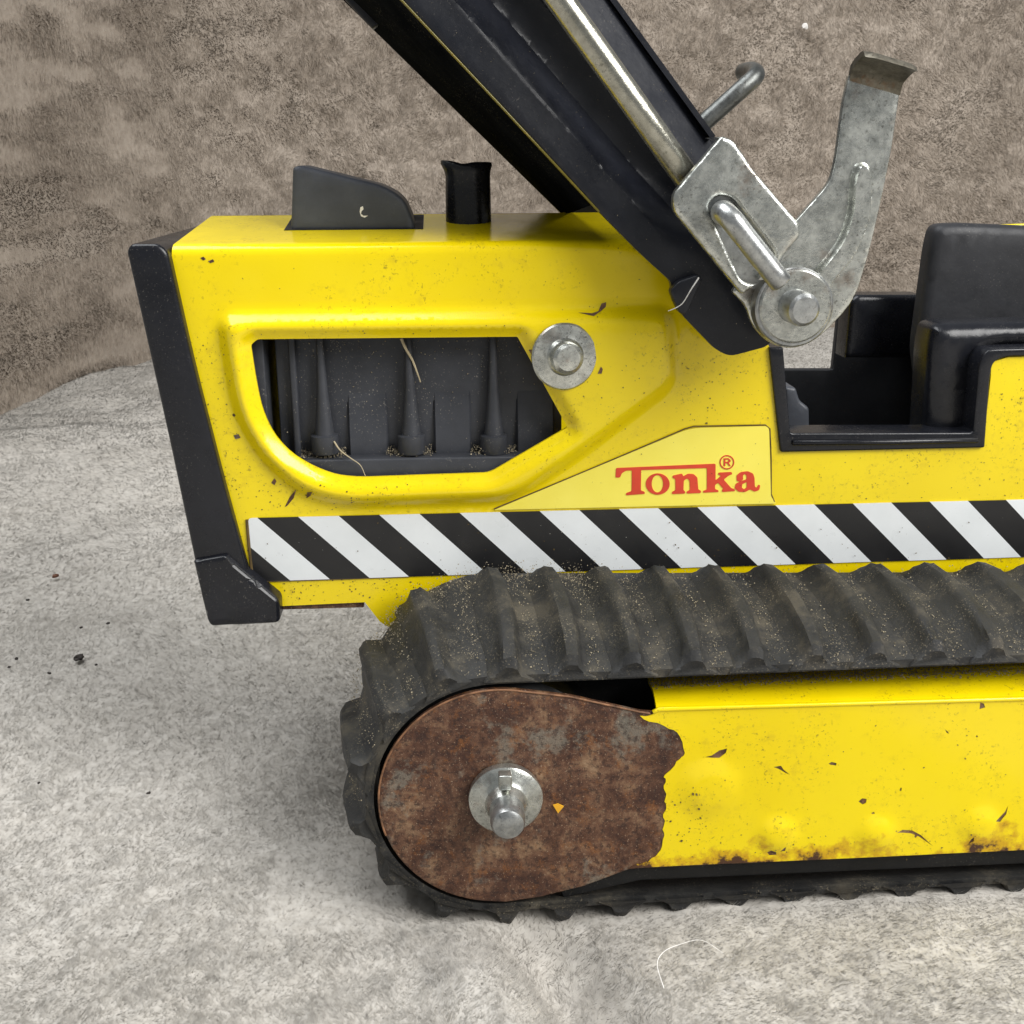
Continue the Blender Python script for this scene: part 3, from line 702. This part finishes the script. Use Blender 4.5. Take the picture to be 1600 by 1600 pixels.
boom = sheet('boom', bo, bn, .003, BLACK_METAL, toy, hfn=boom_h, sp=.0019, bsp=.0017, sharp=32, extra=np.concatenate([np.array([(la+(lb-la)*q)*(1-t)+(ua+(ub-ua)*q)*t for q in np.linspace(-1.3, 1.2, 170)]) for t in (.215, .23, .245, .42, .43, .44, .68, .71, .74, .75, .76)]))
Yf = .118
qa, qb, qc, qd = P(253, -400, bn+.003), P(925, 320, bn+.003), P(880, 337, Yf), P(128, -400, Yf)
nrm = (qb-qa).cross(qd-qa).normalized()*.0015
if nrm.z < 0: nrm = -nrm
vs = [qa, qb, qc, qd]; vs = vs+[v+nrm for v in vs]
obj('boom_underside', vs, [[0, 1, 2, 3], [7, 6, 5, 4], [0, 4, 5, 1], [1, 5, 6, 2], [2, 6, 7, 3], [3, 7, 4, 0]], BOOM_UNDER, boom, False)
sheet('boom_far_wall', PX([(128, -400), (880, 337), (915, 372), (1060, 372), (1050, 200), (631, -400)], Yf), Yf, .002, BLACK_METAL, boom)
q4 = [P(674, -400, bn+.014), P(1118, 212, bn+.008), P(1050, 202, Yf), P(631, -400, Yf)]
obj('boom_top', q4+[v+Vector((-.001, 0, -.0012)) for v in q4], [[0, 1, 2, 3], [7, 6, 5, 4], [0, 4, 5, 1], [1, 5, 6, 2], [2, 6, 7, 3], [3, 7, 4, 0]], BLACK_METAL, boom, False)
sheet('boom_lip', rounded(PX([(535, -5), (566, -10), (592, 38), (582, 45), (571, 34)], Yf-.012), .0004, 3), Yf-.012, .004, BLACK_METAL, boom, edge_r=.0005, bsp=.002)
tube('boom_edge_line', [P(253, -400, bn-.0002), P(627, 0, bn-.0002), P(780, 163, bn-.0002), P(936, 331, bn-.0002)], .00035, Y_LINE, boom, 8, .1)  # thin olive line along the lower near edge of the boom
tube('lift_rod', [P(592, -400, .030), P(815, -85, .030), P(878, 4, .030), P(980, 147, .030), P(1090, 302, .030)], .0037, ROD, toy, 28, .1)

pos = []
for _ in range(420):
    q = P(random.uniform(600, 1230), random.uniform(0, 555), bn); v = np.array([(q.x, q.z)])
    if inside(v, bo)[0]: pos.append((q.x, bn-float(boom_h(v)[0])-.00008, q.z))
grains('boom_dust', pos, rng.uniform(.00004, .00016, len(pos)), DUST, boom)

# --- steel bracket, pins, lever, roller
cy = .022
br = rounded(PX([(1128, 212), (1147, 219), (1182, 270), (1250, 350), (1251, 368), (1195, 436), (1160, 461), (1053, 330), (1051, 304)], cy), [.001, .002, .003, .002, .002, .003, .001, .006, .006], 5)
slotp = rounded(PX([(1106, 322), (1120, 305), (1145, 308), (1215, 400), (1185, 447), (1160, 440)], cy), [.003, .003, .003, .002, .002, .002], 4)
def br_h(v):
    return .0002*(fbm(v[:, 0]*90, v[:, 1]*90, 7, 2)-.5)
brk = sheet('bracket', br, cy, .0020, STEEL, toy, holes=[slotp], edge_r=.0011, hfn=br_h, sp=.0014, bsp=.0014, sharp=50)
sheet('bracket_back', PX([(1098, 318), (1120, 298), (1150, 303), (1225, 400), (1190, 455), (1155, 445)], cy+.005), cy+.005, .001, STEEL_PIN, brk, bsp=.002)
e = PX([(1128, 212), (1147, 219), (1182, 270), (1250, 350), (1251, 368), (1195, 436)], cy)
vs = []; fs = []
for i, (a, b) in enumerate(e):
    for yo, dx in ((.001, 0), (.016, .0005), (.016, -.001), (.001, -.0015)): vs.append((a+dx, cy+yo, b-.0003))
for i in range(len(e)-1):
    for k in range(4): fs.append([4*i+k, 4*i+(k+1) % 4, 4*i+4+(k+1) % 4, 4*i+4+k])
fs += [[0, 3, 2, 1], [4*len(e)-4+k for k in range(4)]]
obj('bracket_flange', vs, fs, STEEL, brk)
tube('hook_pin', spline([P(1128, 334, cy+.006), P(1128, 333, cy-.002), P(1131, 332, cy-.0070), P(1146, 347, cy-.0098), P(1166, 373, cy-.0102), P(1222, 444, cy-.0102)], 5), .0031, STEEL_PIN, brk, 22, .18)
tube('far_hook_pin', spline([P(1085, 205, .085), P(1130, 165, .085), P(1160, 138, .085), P(1180, 119, .088), P(1176, 111, .096), P(1160, 113, .106)], 5), .0029, STEEL_DARK, toy, 18, .3)
ly = .0285
lv = PX([(1328, 116), (1407, 139), (1393, 236), (1378, 310), (1360, 388), (1336, 468), (1297, 512), (1268, 536), (1236, 546), (1200, 536), (1175, 508), (1166, 478), (1144, 456), (1150, 448), (1200, 400), (1243, 346), (1298, 284), (1307, 246), (1318, 160)], ly)
lv = rounded(lv, [.0005, .0005, .004, .004, .004, .006, .004, .004, .004, .004, .004, .003, .0008, .001, .004, .003, .004, .004, .004], 4)
rib = rounded(PX([(1331, 280), (1338, 258), (1352, 257), (1359, 275), (1356, 342), (1332, 400), (1300, 436), (1280, 470), (1262, 440), (1285, 412), (1312, 378), (1327, 335)], ly), .003, 4)
lever = sheet('lever', lv, ly, .0018, STEEL, toy, edge_r=.0005, hfn=lambda v: .0028*sstep(-.0007, .0005, signed(v, rib)), sp=.0014, bsp=.0014, sharp=50, extra=np.concatenate([inset_ring(resample(rib, .001), q) for q in (-.0010, -.0007, -.0004, -.0001, .0002, .0005, .0008)]))
A, B = P(1328, 117, ly), P(1407, 140, ly); vs = []; fs = []
dirs = [(0, 0, -.0015), (0, -.0012, .0012), (0, -.0040, .0026), (0, -.0080, .0038), (-.0004, -.0135, .0040), (-.0006, -.0150, .0036)]
nn = 8
for dx, dy, dz in dirs:
    for k in range(nn):
        t = k/(nn-1); p = A.lerp(B, t); rnd = -.0024*(abs(2*t-1)**6) if dy < -.012 else 0
        vs.append((p.x+dx, p.y+dy-rnd, p.z+dz))
n0 = len(vs); vs += [(x_, y_+.0013, z_+.0013) for x_, y_, z_ in vs]
for i in range(len(dirs)-1):
    for k in range(nn-1):
        a = i*nn+k; fs.append([a, a+1, a+nn+1, a+nn]); fs.append([n0+a, n0+a+nn, n0+a+nn+1, n0+a+1])
for i in range(len(dirs)-1):
    a = i*nn; fs.append([a, a+nn, n0+a+nn, n0+a]); a = i*nn+nn-1; fs.append([a, n0+a, n0+a+nn, a+nn])
for k in range(nn-1): a = (len(dirs)-1)*nn+k; fs.append([a, a+1, n0+a+1, n0+a])
obj('lever_tab', vs, fs, STEEL_TAB, lever, True, 50)
wc = P(1238, 479, ly-.004)
lathe('roller', wc, [(.0108, -.0022), (.0112, -.0018), (.0113, .0000), (.0113, .0028), (.0108, .0034)], STEEL_PIN, lever, 56)
lathe('washer', P(1243, 479, ly-.0066), [(.0002, -.0004), (.0098, -.0004), (.0103, 0), (.0103, .0006), (.0098, .0010)], STEEL, lever, 56)
lathe('pivot_pin', P(1243, 479, ly-.0070), [(.0002, -.0072), (.0036, -.0070), (.0045, -.0062), (.0048, -.0050), (.0048, 0), (.0052, .0008)], STEEL_PIN, lever, 40, 0, (-.10, 1, .03))
sheet('foot_clip', rounded(PX([(1047, 455), (1060, 440), (1090, 430), (1098, 436), (1072, 492), (1062, 490)], bn-.004), .0008, 3), bn-.004, .0035, BLACK_METAL, boom, edge_r=.0006, bsp=.002)

# --- track: side plate, wheel, belt, lugs
W = .050
zt_, zb_ = P(775, 1077, 0).z, P(750, 1410, 0).z; Rp = (zt_-zb_)/2; C0 = Vector((P(590, 1240, 0).x+Rp, 0, (zt_+zb_)/2))
plate_px = [(1900, 1082), (1030, 1107), (1022, 1114), (1000, 1112), (940, 1099), (890, 1088)]
arc = []
for k in range(0, 41):
    th = math.radians(78+ (262-78)*k/40); arc.append((C0.x+Rp*math.cos(th), C0.z+Rp*math.sin(th)))
plate = PX(plate_px, 0)+arc+PX([(790, 1410), (850, 1401), (910, 1386), (985, 1358), (1900, 1316)], 0)
domes = [(1108, 1232, 62, .0011), (1214, 1304, 40, .0014), (1368, 1302, 40, .0012), (1530, 1290, 42, .0010), (1690, 1280, 42, .0017)]
def plate_h(v):
    h = np.zeros(len(v))
    for a, b, r_, hh in domes:
        q = P(a, b, 0); d_ = np.hypot(v[:, 0]-q.x, v[:, 1]-q.z)/(r_*.000176); h += hh*(1-sstep(.38, 1.0, d_))
    q = P(1000, 1100, 0); 
    return h+.0005*(fbm(v[:, 0]*25+3, v[:, 1]*25, 141, 3)-.5)
def round_end(a, b, n=14):                            # half circle from a (lower) to b (upper), bulging to the right
    c_ = ((a[0]+b[0])/2, (a[1]+b[1])/2); r_ = math.hypot(a[0]-b[0], a[1]-b[1])/2; a0 = math.atan2(a[1]-c_[1], a[0]-c_[0])
    return [(c_[0]+r_*math.cos(a0+math.pi*k/n), c_[1]+r_*math.sin(a0+math.pi*k/n)) for k in range(1, n)]
plate = plate+round_end(plate[-1], plate[0])
frame = sheet('track_frame', plate, 0.0, .0011, RUST, toy, hfn=plate_h, sp=.0032, bsp=.0026, edge_r=.0005, sharp=50)
frame['label'] = 'rusted metal track side plate with flaking yellow paint'
EDGE = mat_plain('orange_rust_highlight', (.20, .095, .045), .7, .7, 300)  # rust colour with the rim highlight painted in
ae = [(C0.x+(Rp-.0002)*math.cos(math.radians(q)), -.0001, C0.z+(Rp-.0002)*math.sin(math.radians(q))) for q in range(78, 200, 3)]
tube('rusty_edge_highlight', [P(1016, 1115, -.0001), P(1000, 1112.5, -.0001), P(940, 1099.5, -.0001), P(890, 1088.5, -.0001)]+ae, .0003, EDGE, frame, 8, .2)  # thin tube painting the highlight along the rusty plate rim
jag = [(1900, 1084.5), (1030, 1109), (1016, 1117), (1000, 1118), (1014, 1127), (1038, 1134), (1052, 1140), (1062, 1150), (1067, 1166), (1070, 1176), (1066, 1182), (1062, 1186), (1054, 1196), (1044, 1206), (1037, 1214), (1040, 1222), (1037, 1232), (1041, 1240), (1038, 1252), (1041, 1262), (1036, 1272), (1039, 1282), (1035, 1296), (1038, 1305), (1035, 1316), (1032, 1328), (1024, 1338), (1014, 1345), (1000, 1350), (986, 1353), (981, 1357), (1000, 1355), (1900, 1314)]
jj = PX(jag, 0); nj = []
for (a, b), (c_, d_) in zip(jj, jj[1:]+jj[:1]):
    nj.append((a, b))
    if abs(c_-a) < .008 and abs(d_-b) < .006: nj.append(((a+c_)/2+random.uniform(-.0004, .0004), (b+d_)/2+random.uniform(-.0004, .0004)))
def chip(cx, cy_, pts, s=1): return PX([(cx+a*s, cy_+b*s) for a, b in pts], 0)
chips = [chip(1126, 1178, [(-26, 5), (-14, 2), (-2, -6), (10, -9), (8, -2), (-2, 6), (-12, 6)]),
         chip(1220, 1200, [(-12, -2), (0, -4), (4, 2), (14, 10), (8, 8), (-2, 2)]),
         chip(1301, 1193, [(-7, 0), (-2, -3), (6, -1), (5, 3), (-3, 2)]),
         chip(1348, 1252, [(-7, 0), (-1, -5), (6, -4), (5, 2), (0, 5)]),
         chip(1225, 1095, [(-7, -10), (-3, -4), (4, 4), (9, 12), (4, 8), (-4, -2)]),
         chip(1534, 1103, [(-3, -6), (3, -4), (5, 2), (-4, 5)]),
         chip(1420, 1298, [(-20, 3), (-10, -2), (5, -1), (18, 6), (38, 24), (16, 9), (3, 4), (-9, 3)]),
         chip(1206, 1331, [(-8, 0), (-2, -4), (6, -1), (7, 4), (-4, 5)]),
         chip(1222, 1327, [(-4, 3), (2, -5), (5, -6), (4, 2)]),
         chip(1566, 1276, [(-12, 6), (-4, 0), (4, -8), (9, -18), (6, -4), (-4, 8)]),
         chip(1364, 1270, [(-3, 0), (1, -2), (3, 1), (-1, 2)]),
         chip(1480, 1142, [(-4, -3), (0, 0), (3, 4), (-1, 3)]),
         chip(1516, 1313, [(-4, 6), (0, -4), (4, -8), (4, 0)]),
         chip(1526, 1150, [(-2, 0), (0, -2), (2, 1), (0, 2)]),
         chip(1407, 1233, [(-2, 2), (0, -3), (2, -2), (1, 3)]),
         chip(1430, 1298+8, [(-2, 0), (0, -3), (3, 0), (0, 3)])]
nj = nj+round_end(PX(jag[-1:], 0)[0], PX(jag[:1], 0)[0])
paint = sheet('paint_coat', nj, -.00022, .00018, Y_TRACK, frame, holes=chips, hfn=plate_h, sp=.0026, bsp=.0012, sharp=55)
paint['label'] = 'yellow paint flaking off the rusted track plate'
# top flange of the frame, folded back and up under the belt
vs = []; fs = []
fl0 = [P(1026, 1109, 0), P(1900, 1082, 0)]; fl1 = [P(1012, 1058, .020), P(1900, 1020, .020)]
for i in range(41):
    t = i/40; a = fl0[0].lerp(fl0[1], t); b = fl1[0].lerp(fl1[1], t)
    for k in range(9):
        s_ = k/8; q = a.lerp(b, s_); q.z += .0028*math.sin(math.pi*min(1, s_*1.2))*.6 if s_ < .83 else 0
        vs.append(q+Vector((0, -.0001, 0)))
for i in range(40):
    for k in range(8): a = i*9+k; fs.append([a, a+9, a+10, a+1])
n0 = len(vs); vs += [v+Vector((0, .0006, -.0012)) for v in vs[:n0]]; fs += [[q+n0 for q in f[::-1]] for f in fs[:]]
for i in range(8): fs.append([i, i+1, i+1+n0, i+n0])
obj('frame_flange', vs, fs, Y_TRACK, frame, True, 60)
tube('frame_crease', [P(1020, 1113, -.0002)]+[P(q, 1108-(q-1030)*25/870, -.0001) for q in range(1030, 1900, 60)], .0007, Y_TRACK, frame, 10, .2)
pos = []
for _ in range(7000):
    t = random.random(); s_ = .45+.55*random.random()**.6; a = fl0[0].lerp(fl0[1], t); b = fl1[0].lerp(fl1[1], t); q = a.lerp(b, s_)
    q.z += (.0028*math.sin(math.pi*min(1, s_*1.2))*.6 if s_ < .83 else 0)+.0001
    if random.random() < .35+.65*fbm(np.array([t*30]), np.array([s_*4]), 3, 2)[0]: pos.append(tuple(q))
grains('flange_dust', pos, rng.uniform(.0001, .00038, len(pos)), DUST, frame)

zt = C0.z+Rp+.0012; zb = C0.z-Rp-.0012                 # belt inner surface top and bottom
Rb = Rp+.0012; X2 = P(1980, 1230, 0).x
dzb = P(1000, 1383, .002).z-zb                        # lower run rises a little to the right
wheel = lathe('drive_wheel', (C0.x, 0, C0.z), [(.012, .006), (Rb-.004, .006), (Rb-.001, .008), (Rb-.001, .042), (Rb-.004, .044), (.012, .044)], BLACK_DARK, toy, 64)
bbox('inner_frame', C0.x+.02, X2, .023, .044, C0.z-Rp+.004, C0.z+Rp*.9, BLACK_DARK, toy, .001)
sill = P(1000, 1372, .004); sil2 = P(1600, 1340, .004)
sheet('inner_skirt', PX([(860, 1345), (1900, 1290), (1900, 1337), (1000, 1376), (880, 1404)], .003), .003, .008, BLACK_DARK, toy, edge_r=.0005)
# belt path: left wheel, top run, bottom run, right wheel out of frame
def track_path():
    R = Rb+.0012; top_l = np.array((C0.x, C0.z+R)); pts = []
    tb = P(1600, 1024, .004).z; ta = P(900, 1052, .004).z; kt = (tb-ta)/(P(1600, 1024, .004).x-P(900, 1052, .004).x)
    b1, b2 = P(1000, 1382, .003), P(1600, 1350, .003); kb = (b2.z-b1.z)/(b2.x-b1.x)
    a0 = math.pi/2+math.atan(kt)*1.0; a1 = 3*math.pi/2+math.atan(kb)
    for k in range(61):
        th = a0+(a1-a0)*k/60; pts.append((C0.x+R*math.cos(th), C0.z+R*math.sin(th)))
    e0, e1 = np.array(pts[0]), np.array(pts[-1])
    bt = [e1+(np.array((X2, e1[1]+kb*(X2-e1[0])))-e1)*k/90 for k in range(1, 91)]
    te = np.array((X2, e0[1]+kt*(X2-e0[0])))
    cr = (bt[-1]+te)/2; Rr = np.linalg.norm(bt[-1]-te)/2; v0 = bt[-1]-cr; a = math.atan2(v0[1], v0[0])
    rgt = [cr+Rr*np.array((math.cos(a+math.pi*k/40), math.sin(a+math.pi*k/40))) for k in range(1, 40)]
    tp2 = [te+(e0-te)*k/90 for k in range(0, 90)]
    return np.array([np.array(p) for p in pts]+bt+rgt+tp2)
TP = track_path()
dl = np.linalg.norm(np.roll(TP, -1, 0)-TP, axis=1); cum = np.concatenate([[0], np.cumsum(dl)]); TOT = cum[-1]
def at(s):
    s = s % TOT; p = np.concatenate([TP, TP[:1]]); return np.array((np.interp(s, cum, p[:, 0]), np.interp(s, cum, p[:, 1])))
def frm(s):
    c = at(s); t = at(s+.0012)-at(s-.0012); t /= np.linalg.norm(t); return c, t, np.array((t[1], -t[0]))   # outward normal (path runs anticlockwise)
def crown(y):                                         # how far the belt drops towards its edges
    q = y/W; return -.0050*np.clip(1-q/.62, 0, 1)**1.7-.0015*np.clip((q-.75)/.25, 0, 1)**2
XW = P(1600, 900, .05).x
def roll(c, n):                                       # the slack upper run tips outwards, most of all over the wheel
    u = np.clip((c[0]-C0.x)/(XW-C0.x), 0, 1.3); return max(0, n[1])**2*(.19-.125*u)
NB = 200; yb = np.array([0, .0015, .004, .009, .016, .024, .032, .040, .046, .050]); vs = []; fs = []
tops = len(yb)
for i in range(NB):
    c, t, n = frm(TOT*i/NB); rl = roll(c, n)
    for y in yb: q = c+n*(.0014+crown(y)+.0050+y*rl); vs.append((q[0], y+.0008, q[1]))
    for y in yb[::-1]: q = c+n*(-.0008+crown(y)*.9+.0042+y*rl); vs.append((q[0], y+.0008, q[1]))
m = 2*tops
for i in range(NB):
    j = (i+1) % NB
    for k in range(m): fs.append([i*m+k, i*m+(k+1) % m, j*m+(k+1) % m, j*m+k])
pe = TP[151:190]; rc = pe.mean(0); e_t, e_b = TP[190], TP[150]; rc = (e_t+e_b)/2; Rw = np.linalg.norm(e_t-e_b)/2-.0012
lathe('idler_wheel', (rc[0], 0, rc[1]), [(.012, .006), (Rw-.004, .006), (Rw-.001, .008), (Rw-.001, .042), (Rw-.004, .044), (.012, .044)], BLACK_DARK, toy, 64)
belt = obj('track_belt', vs, fs, RUBBER, toy, True, 45)
NL = int(round(TOT/.0176)); pl = TOT/NL
def lug_mesh(seed):
    r_ = random.Random(seed); H = .0052
    us = [(-.50, 0), (-.38, .05), (-.27, .24), (-.18, .62), (-.11, .92), (-.06, 1.0), (.05, .99), (.10, .93), (.13, .80), (.20, .14), (.24, .03), (.46, 0)]
    ys = np.array([-.0008, -.0002, .0012, .004, .009, .015, .022, .030, .038, .045, .049, .0505]); vs = []; fs = []
    for iy, y in enumerate(ys):
        e0 = 1-.9*max(0, 1-(y+.0008)/.0022)**2 if y < .0022 else 1
        e0 *= 1-.75*max(0, (y-.044)/.0065)**2
        bend = .0016*math.sin(math.pi*np.clip(y/W, 0, 1))-.0042*(np.clip(y/W, 0, 1)-.5)
        for u, h in us:
            hh = H*h*e0*(1+r_.uniform(-.09, .09)) if h > 0 else -.0016
            wd = pl*(.86+.20*float(sstep(0, .020, y)))
            vs.append((u*wd+bend+r_.uniform(-.0002, .0002), y+.0006+(.0012*h if iy == 0 else 0), .0064+crown(min(max(y, 0), W))+hh))
    nu = len(us)
    for i in range(len(ys)-1):
        for k in range(nu-1): a = i*nu+k; fs.append([a, a+1, a+nu+1, a+nu])
    fs.append(list(range(nu))[::-1]); fs.append([(len(ys)-1)*nu+k for k in range(nu)])
    me = bpy.data.meshes.new('tread_lug'); me.from_pydata([tuple(map(float, v)) for v in vs], [], fs); me.update()
    bm = bmesh.new(); bm.from_mesh(me); bmesh.ops.recalc_face_normals(bm, faces=bm.faces[:]); bm.to_mesh(me); bm.free()
    me.materials.append(RUBBER); me.shade_smooth(); me.set_sharp_from_angle(angle=math.radians(34)); return me
lm = [lug_mesh(k) for k in range(4)]
dpos = []
# phase: one crest sits on the wheel where the photo shows it
xr_ = P(1112, 880, .05).x; ss = np.linspace(TOT*.5, TOT*.999, 4000); pp = np.array([at(q) for q in ss])
s_ref = ss[np.argmin(np.abs(pp[:, 0]-xr_)+10*(pp[:, 1] < C0.z))]
for i in range(NL):
    s = s_ref+pl*i; c, t, n = frm(s); rl = roll(c, n)
    o = bpy.data.objects.new('tread_lug', lm[i % 4]); COL.objects.link(o); o.parent = belt
    # local x along the run (towards -x on top), local z outward
    o.matrix_local = Matrix(((-t[0], 0, n[0], c[0]), (0, 1, 0, 0), (-t[1], 0, n[1], c[1]), (0, 0, 0, 1))) @ Matrix.Rotation(math.atan(rl), 4, 'X')
    if n[1] > -.1:
        for _ in range(170):
            y = W*random.random(); q = c+t*(pl*random.triangular(.30, .80, .55)+.0042*(y/W-.5))+n*(.0065+crown(y)+y*rl+.0002); dpos.append((q[0], y+.0008, q[1]))
        for _ in range(50):
            y = W*(.72+.28*random.random()); q = c+t*pl*random.uniform(-.5, .5)+n*(.0068+crown(y)+y*rl+.0030*random.random()**2); dpos.append((q[0], y+.0008, q[1]))
for _ in range(1500):                                 # sand caught behind the wheel, against the body
    q = ss[0]+TOT*0; sv = s_ref+random.uniform(.035, .115); c, t, n = frm(sv); y = W*(.60+.40*random.random()**.7); q = c+n*(.0070+crown(y)+y*roll(c, n)+.0045*random.random()**2.5); dpos.append((q[0], y+.0008, q[1]))
grains('track_dust', dpos, rng.uniform(.00008, .00030, len(dpos)), DUST, belt)
pts = []; sz = []
scatter(170, 1045, 1600, 1120, 1340, -.0004, .00032, 3); scatter(80, 1045, 1600, 1300, 1345, -.0004, .0004, 2); scatter(70, 1040, 1100, 1220, 1320, -.0004, .0005, 2.5)
specks('grime_specks', pts, sz, lambda v: -.00034-plate_h(v), GRIME, frame)
# hub
hc = P(790, 1249, -.003)
hub = lathe('hub_cap', hc, [(.0050, -.0062), (.0056, -.0050), (.0062, -.0030), (.0075, -.0020), (.0098, -.0014), (.0108, -.0006), (.0109, .0006), (.0105, .0026)], STEEL, toy, 56, .006)
lathe('axle_pin', hc, [(.0003, -.0148), (.0030, -.0145), (.0044, -.0136), (.0049, -.0124), (.0050, -.0110), (.0050, 0)], STEEL_PIN, hub, 40)
q = P(790, 1223, -.0105); bbox('locking_tab', q.x-.0019, q.x+.0019, -.0098, -.006, q.z-.003, q.z+.0016, STEEL, hub, .0005)
sheet('paint_flake', PX([(864, 1258), (872, 1256), (881, 1260), (872, 1271)], -.0006), -.0006, .0003, FLAKE, frame)

# ------------------------------------------------------------------ loose bits
def crumb(px, py, r_px, mat, label, group=None):
    g = G(px, py); r_ = r_px*(g-CAM).length/F; g.z = float(ground_z(np.array([g.x]), np.array([g.y]))[0])+.0025
    bm = bmesh.new(); bmesh.ops.create_icosphere(bm, subdivisions=2, radius=r_)
    for v in bm.verts: v.co = Vector((v.co.x*1.25, v.co.y, v.co.z*.7))*random.uniform(.7, 1.25)
    me = bpy.data.meshes.new('dirt_crumb'); bm.to_mesh(me); bm.free(); o = link('dirt_crumb', me, mat, None, False)
    o.location = g; o.rotation_euler = (0, 0, random.uniform(0, 6)); return top(o, label, 'dirt crumb', group)
crumb(127, 1052, 6.5, CRUMB, 'largest black dirt crumb lying on the pale fleece')
crumb(89, 921, 4, CRUMB_RED, 'small reddish brown dirt crumb on the pale fleece')
for a, b, r_ in ((45, 949, 2.2), (129, 999, 2.2), (171, 996, 2.6), (28, 1046, 2.6), (18, 1068, 2), (81, 1080, 2.6), (153, 1061, 2), (233, 1247, 2.6), (62, 1231, 2)):
    crumb(a, b, r_, CRUMB, 'tiny black dirt speck on the pale fleece', 'tiny dirt specks on the fleece')
def straw(name, pts, r0_, label, mat, cat):
    p = spline(pts, 6); n = len(p); o = tube(name, p, r0_, mat, None, 6, 0, [r0_*(1-.6*i/n) for i in range(n)]); return top(o, label, cat)
straw('straw', [P(627, 529, YB+.004), P(634, 545, YB+.004), P(644, 562, YB+.005), P(651, 580, YB+.005), P(657, 597, YB+.006)], .0005, 'dry straw blade hanging from the top of the engine window', STRAW, 'straw')
straw('straw', [P(522, 690, ey-.006), P(532, 704, ey-.0085), P(548, 716, ey-.0095), P(563, 727, ey-.0095), P(571, 744, ey-.010)], .00028, 'curled dry straw at the foot of the engine cylinder', STRAW, 'straw')
def gz(px, py, dz):
    g = G(px, py); g.z = float(ground_z(np.array([g.x]), np.array([g.y]))[0])+dz; return g
straw('lint_thread', [gz(1037, 1555, .003), gz(1026, 1531, .005), gz(1036, 1518, .006), gz(1060, 1511, .007), gz(1094, 1506, .007), gz(1129, 1514, .004)], .00013, 'curved white lint thread on the fleece beside the track', LINT, 'thread')
straw('hair', [P(1092, 434, bn-.006), P(1080, 452, bn-.007), P(1068, 472, bn-.006), P(1058, 480, bn-.006), P(1044, 486, bn-.005)], .00022, 'pale hair caught on the black foot of the boom', LINT, 'hair')
dr = ray(1258, 41); t_ = 1.3
for _ in range(6):
    q = CAM+dr*t_; t_ += (float(back_pt(np.array([q.x]), np.array([max(q.z, 0)]))[0])-q.y)/dr.y
q = CAM+dr*(t_-.012)
bm = bmesh.new(); bmesh.ops.create_icosphere(bm, subdivisions=2, radius=.004)
for v in bm.verts: v.co *= random.uniform(.7, 1.2)
me = bpy.data.meshes.new('lint_speck'); bm.to_mesh(me); bm.free(); o = link('lint_speck', me, LINT, None); o.location = q
top(o, 'small white lint speck on the taupe plush throw', 'lint')
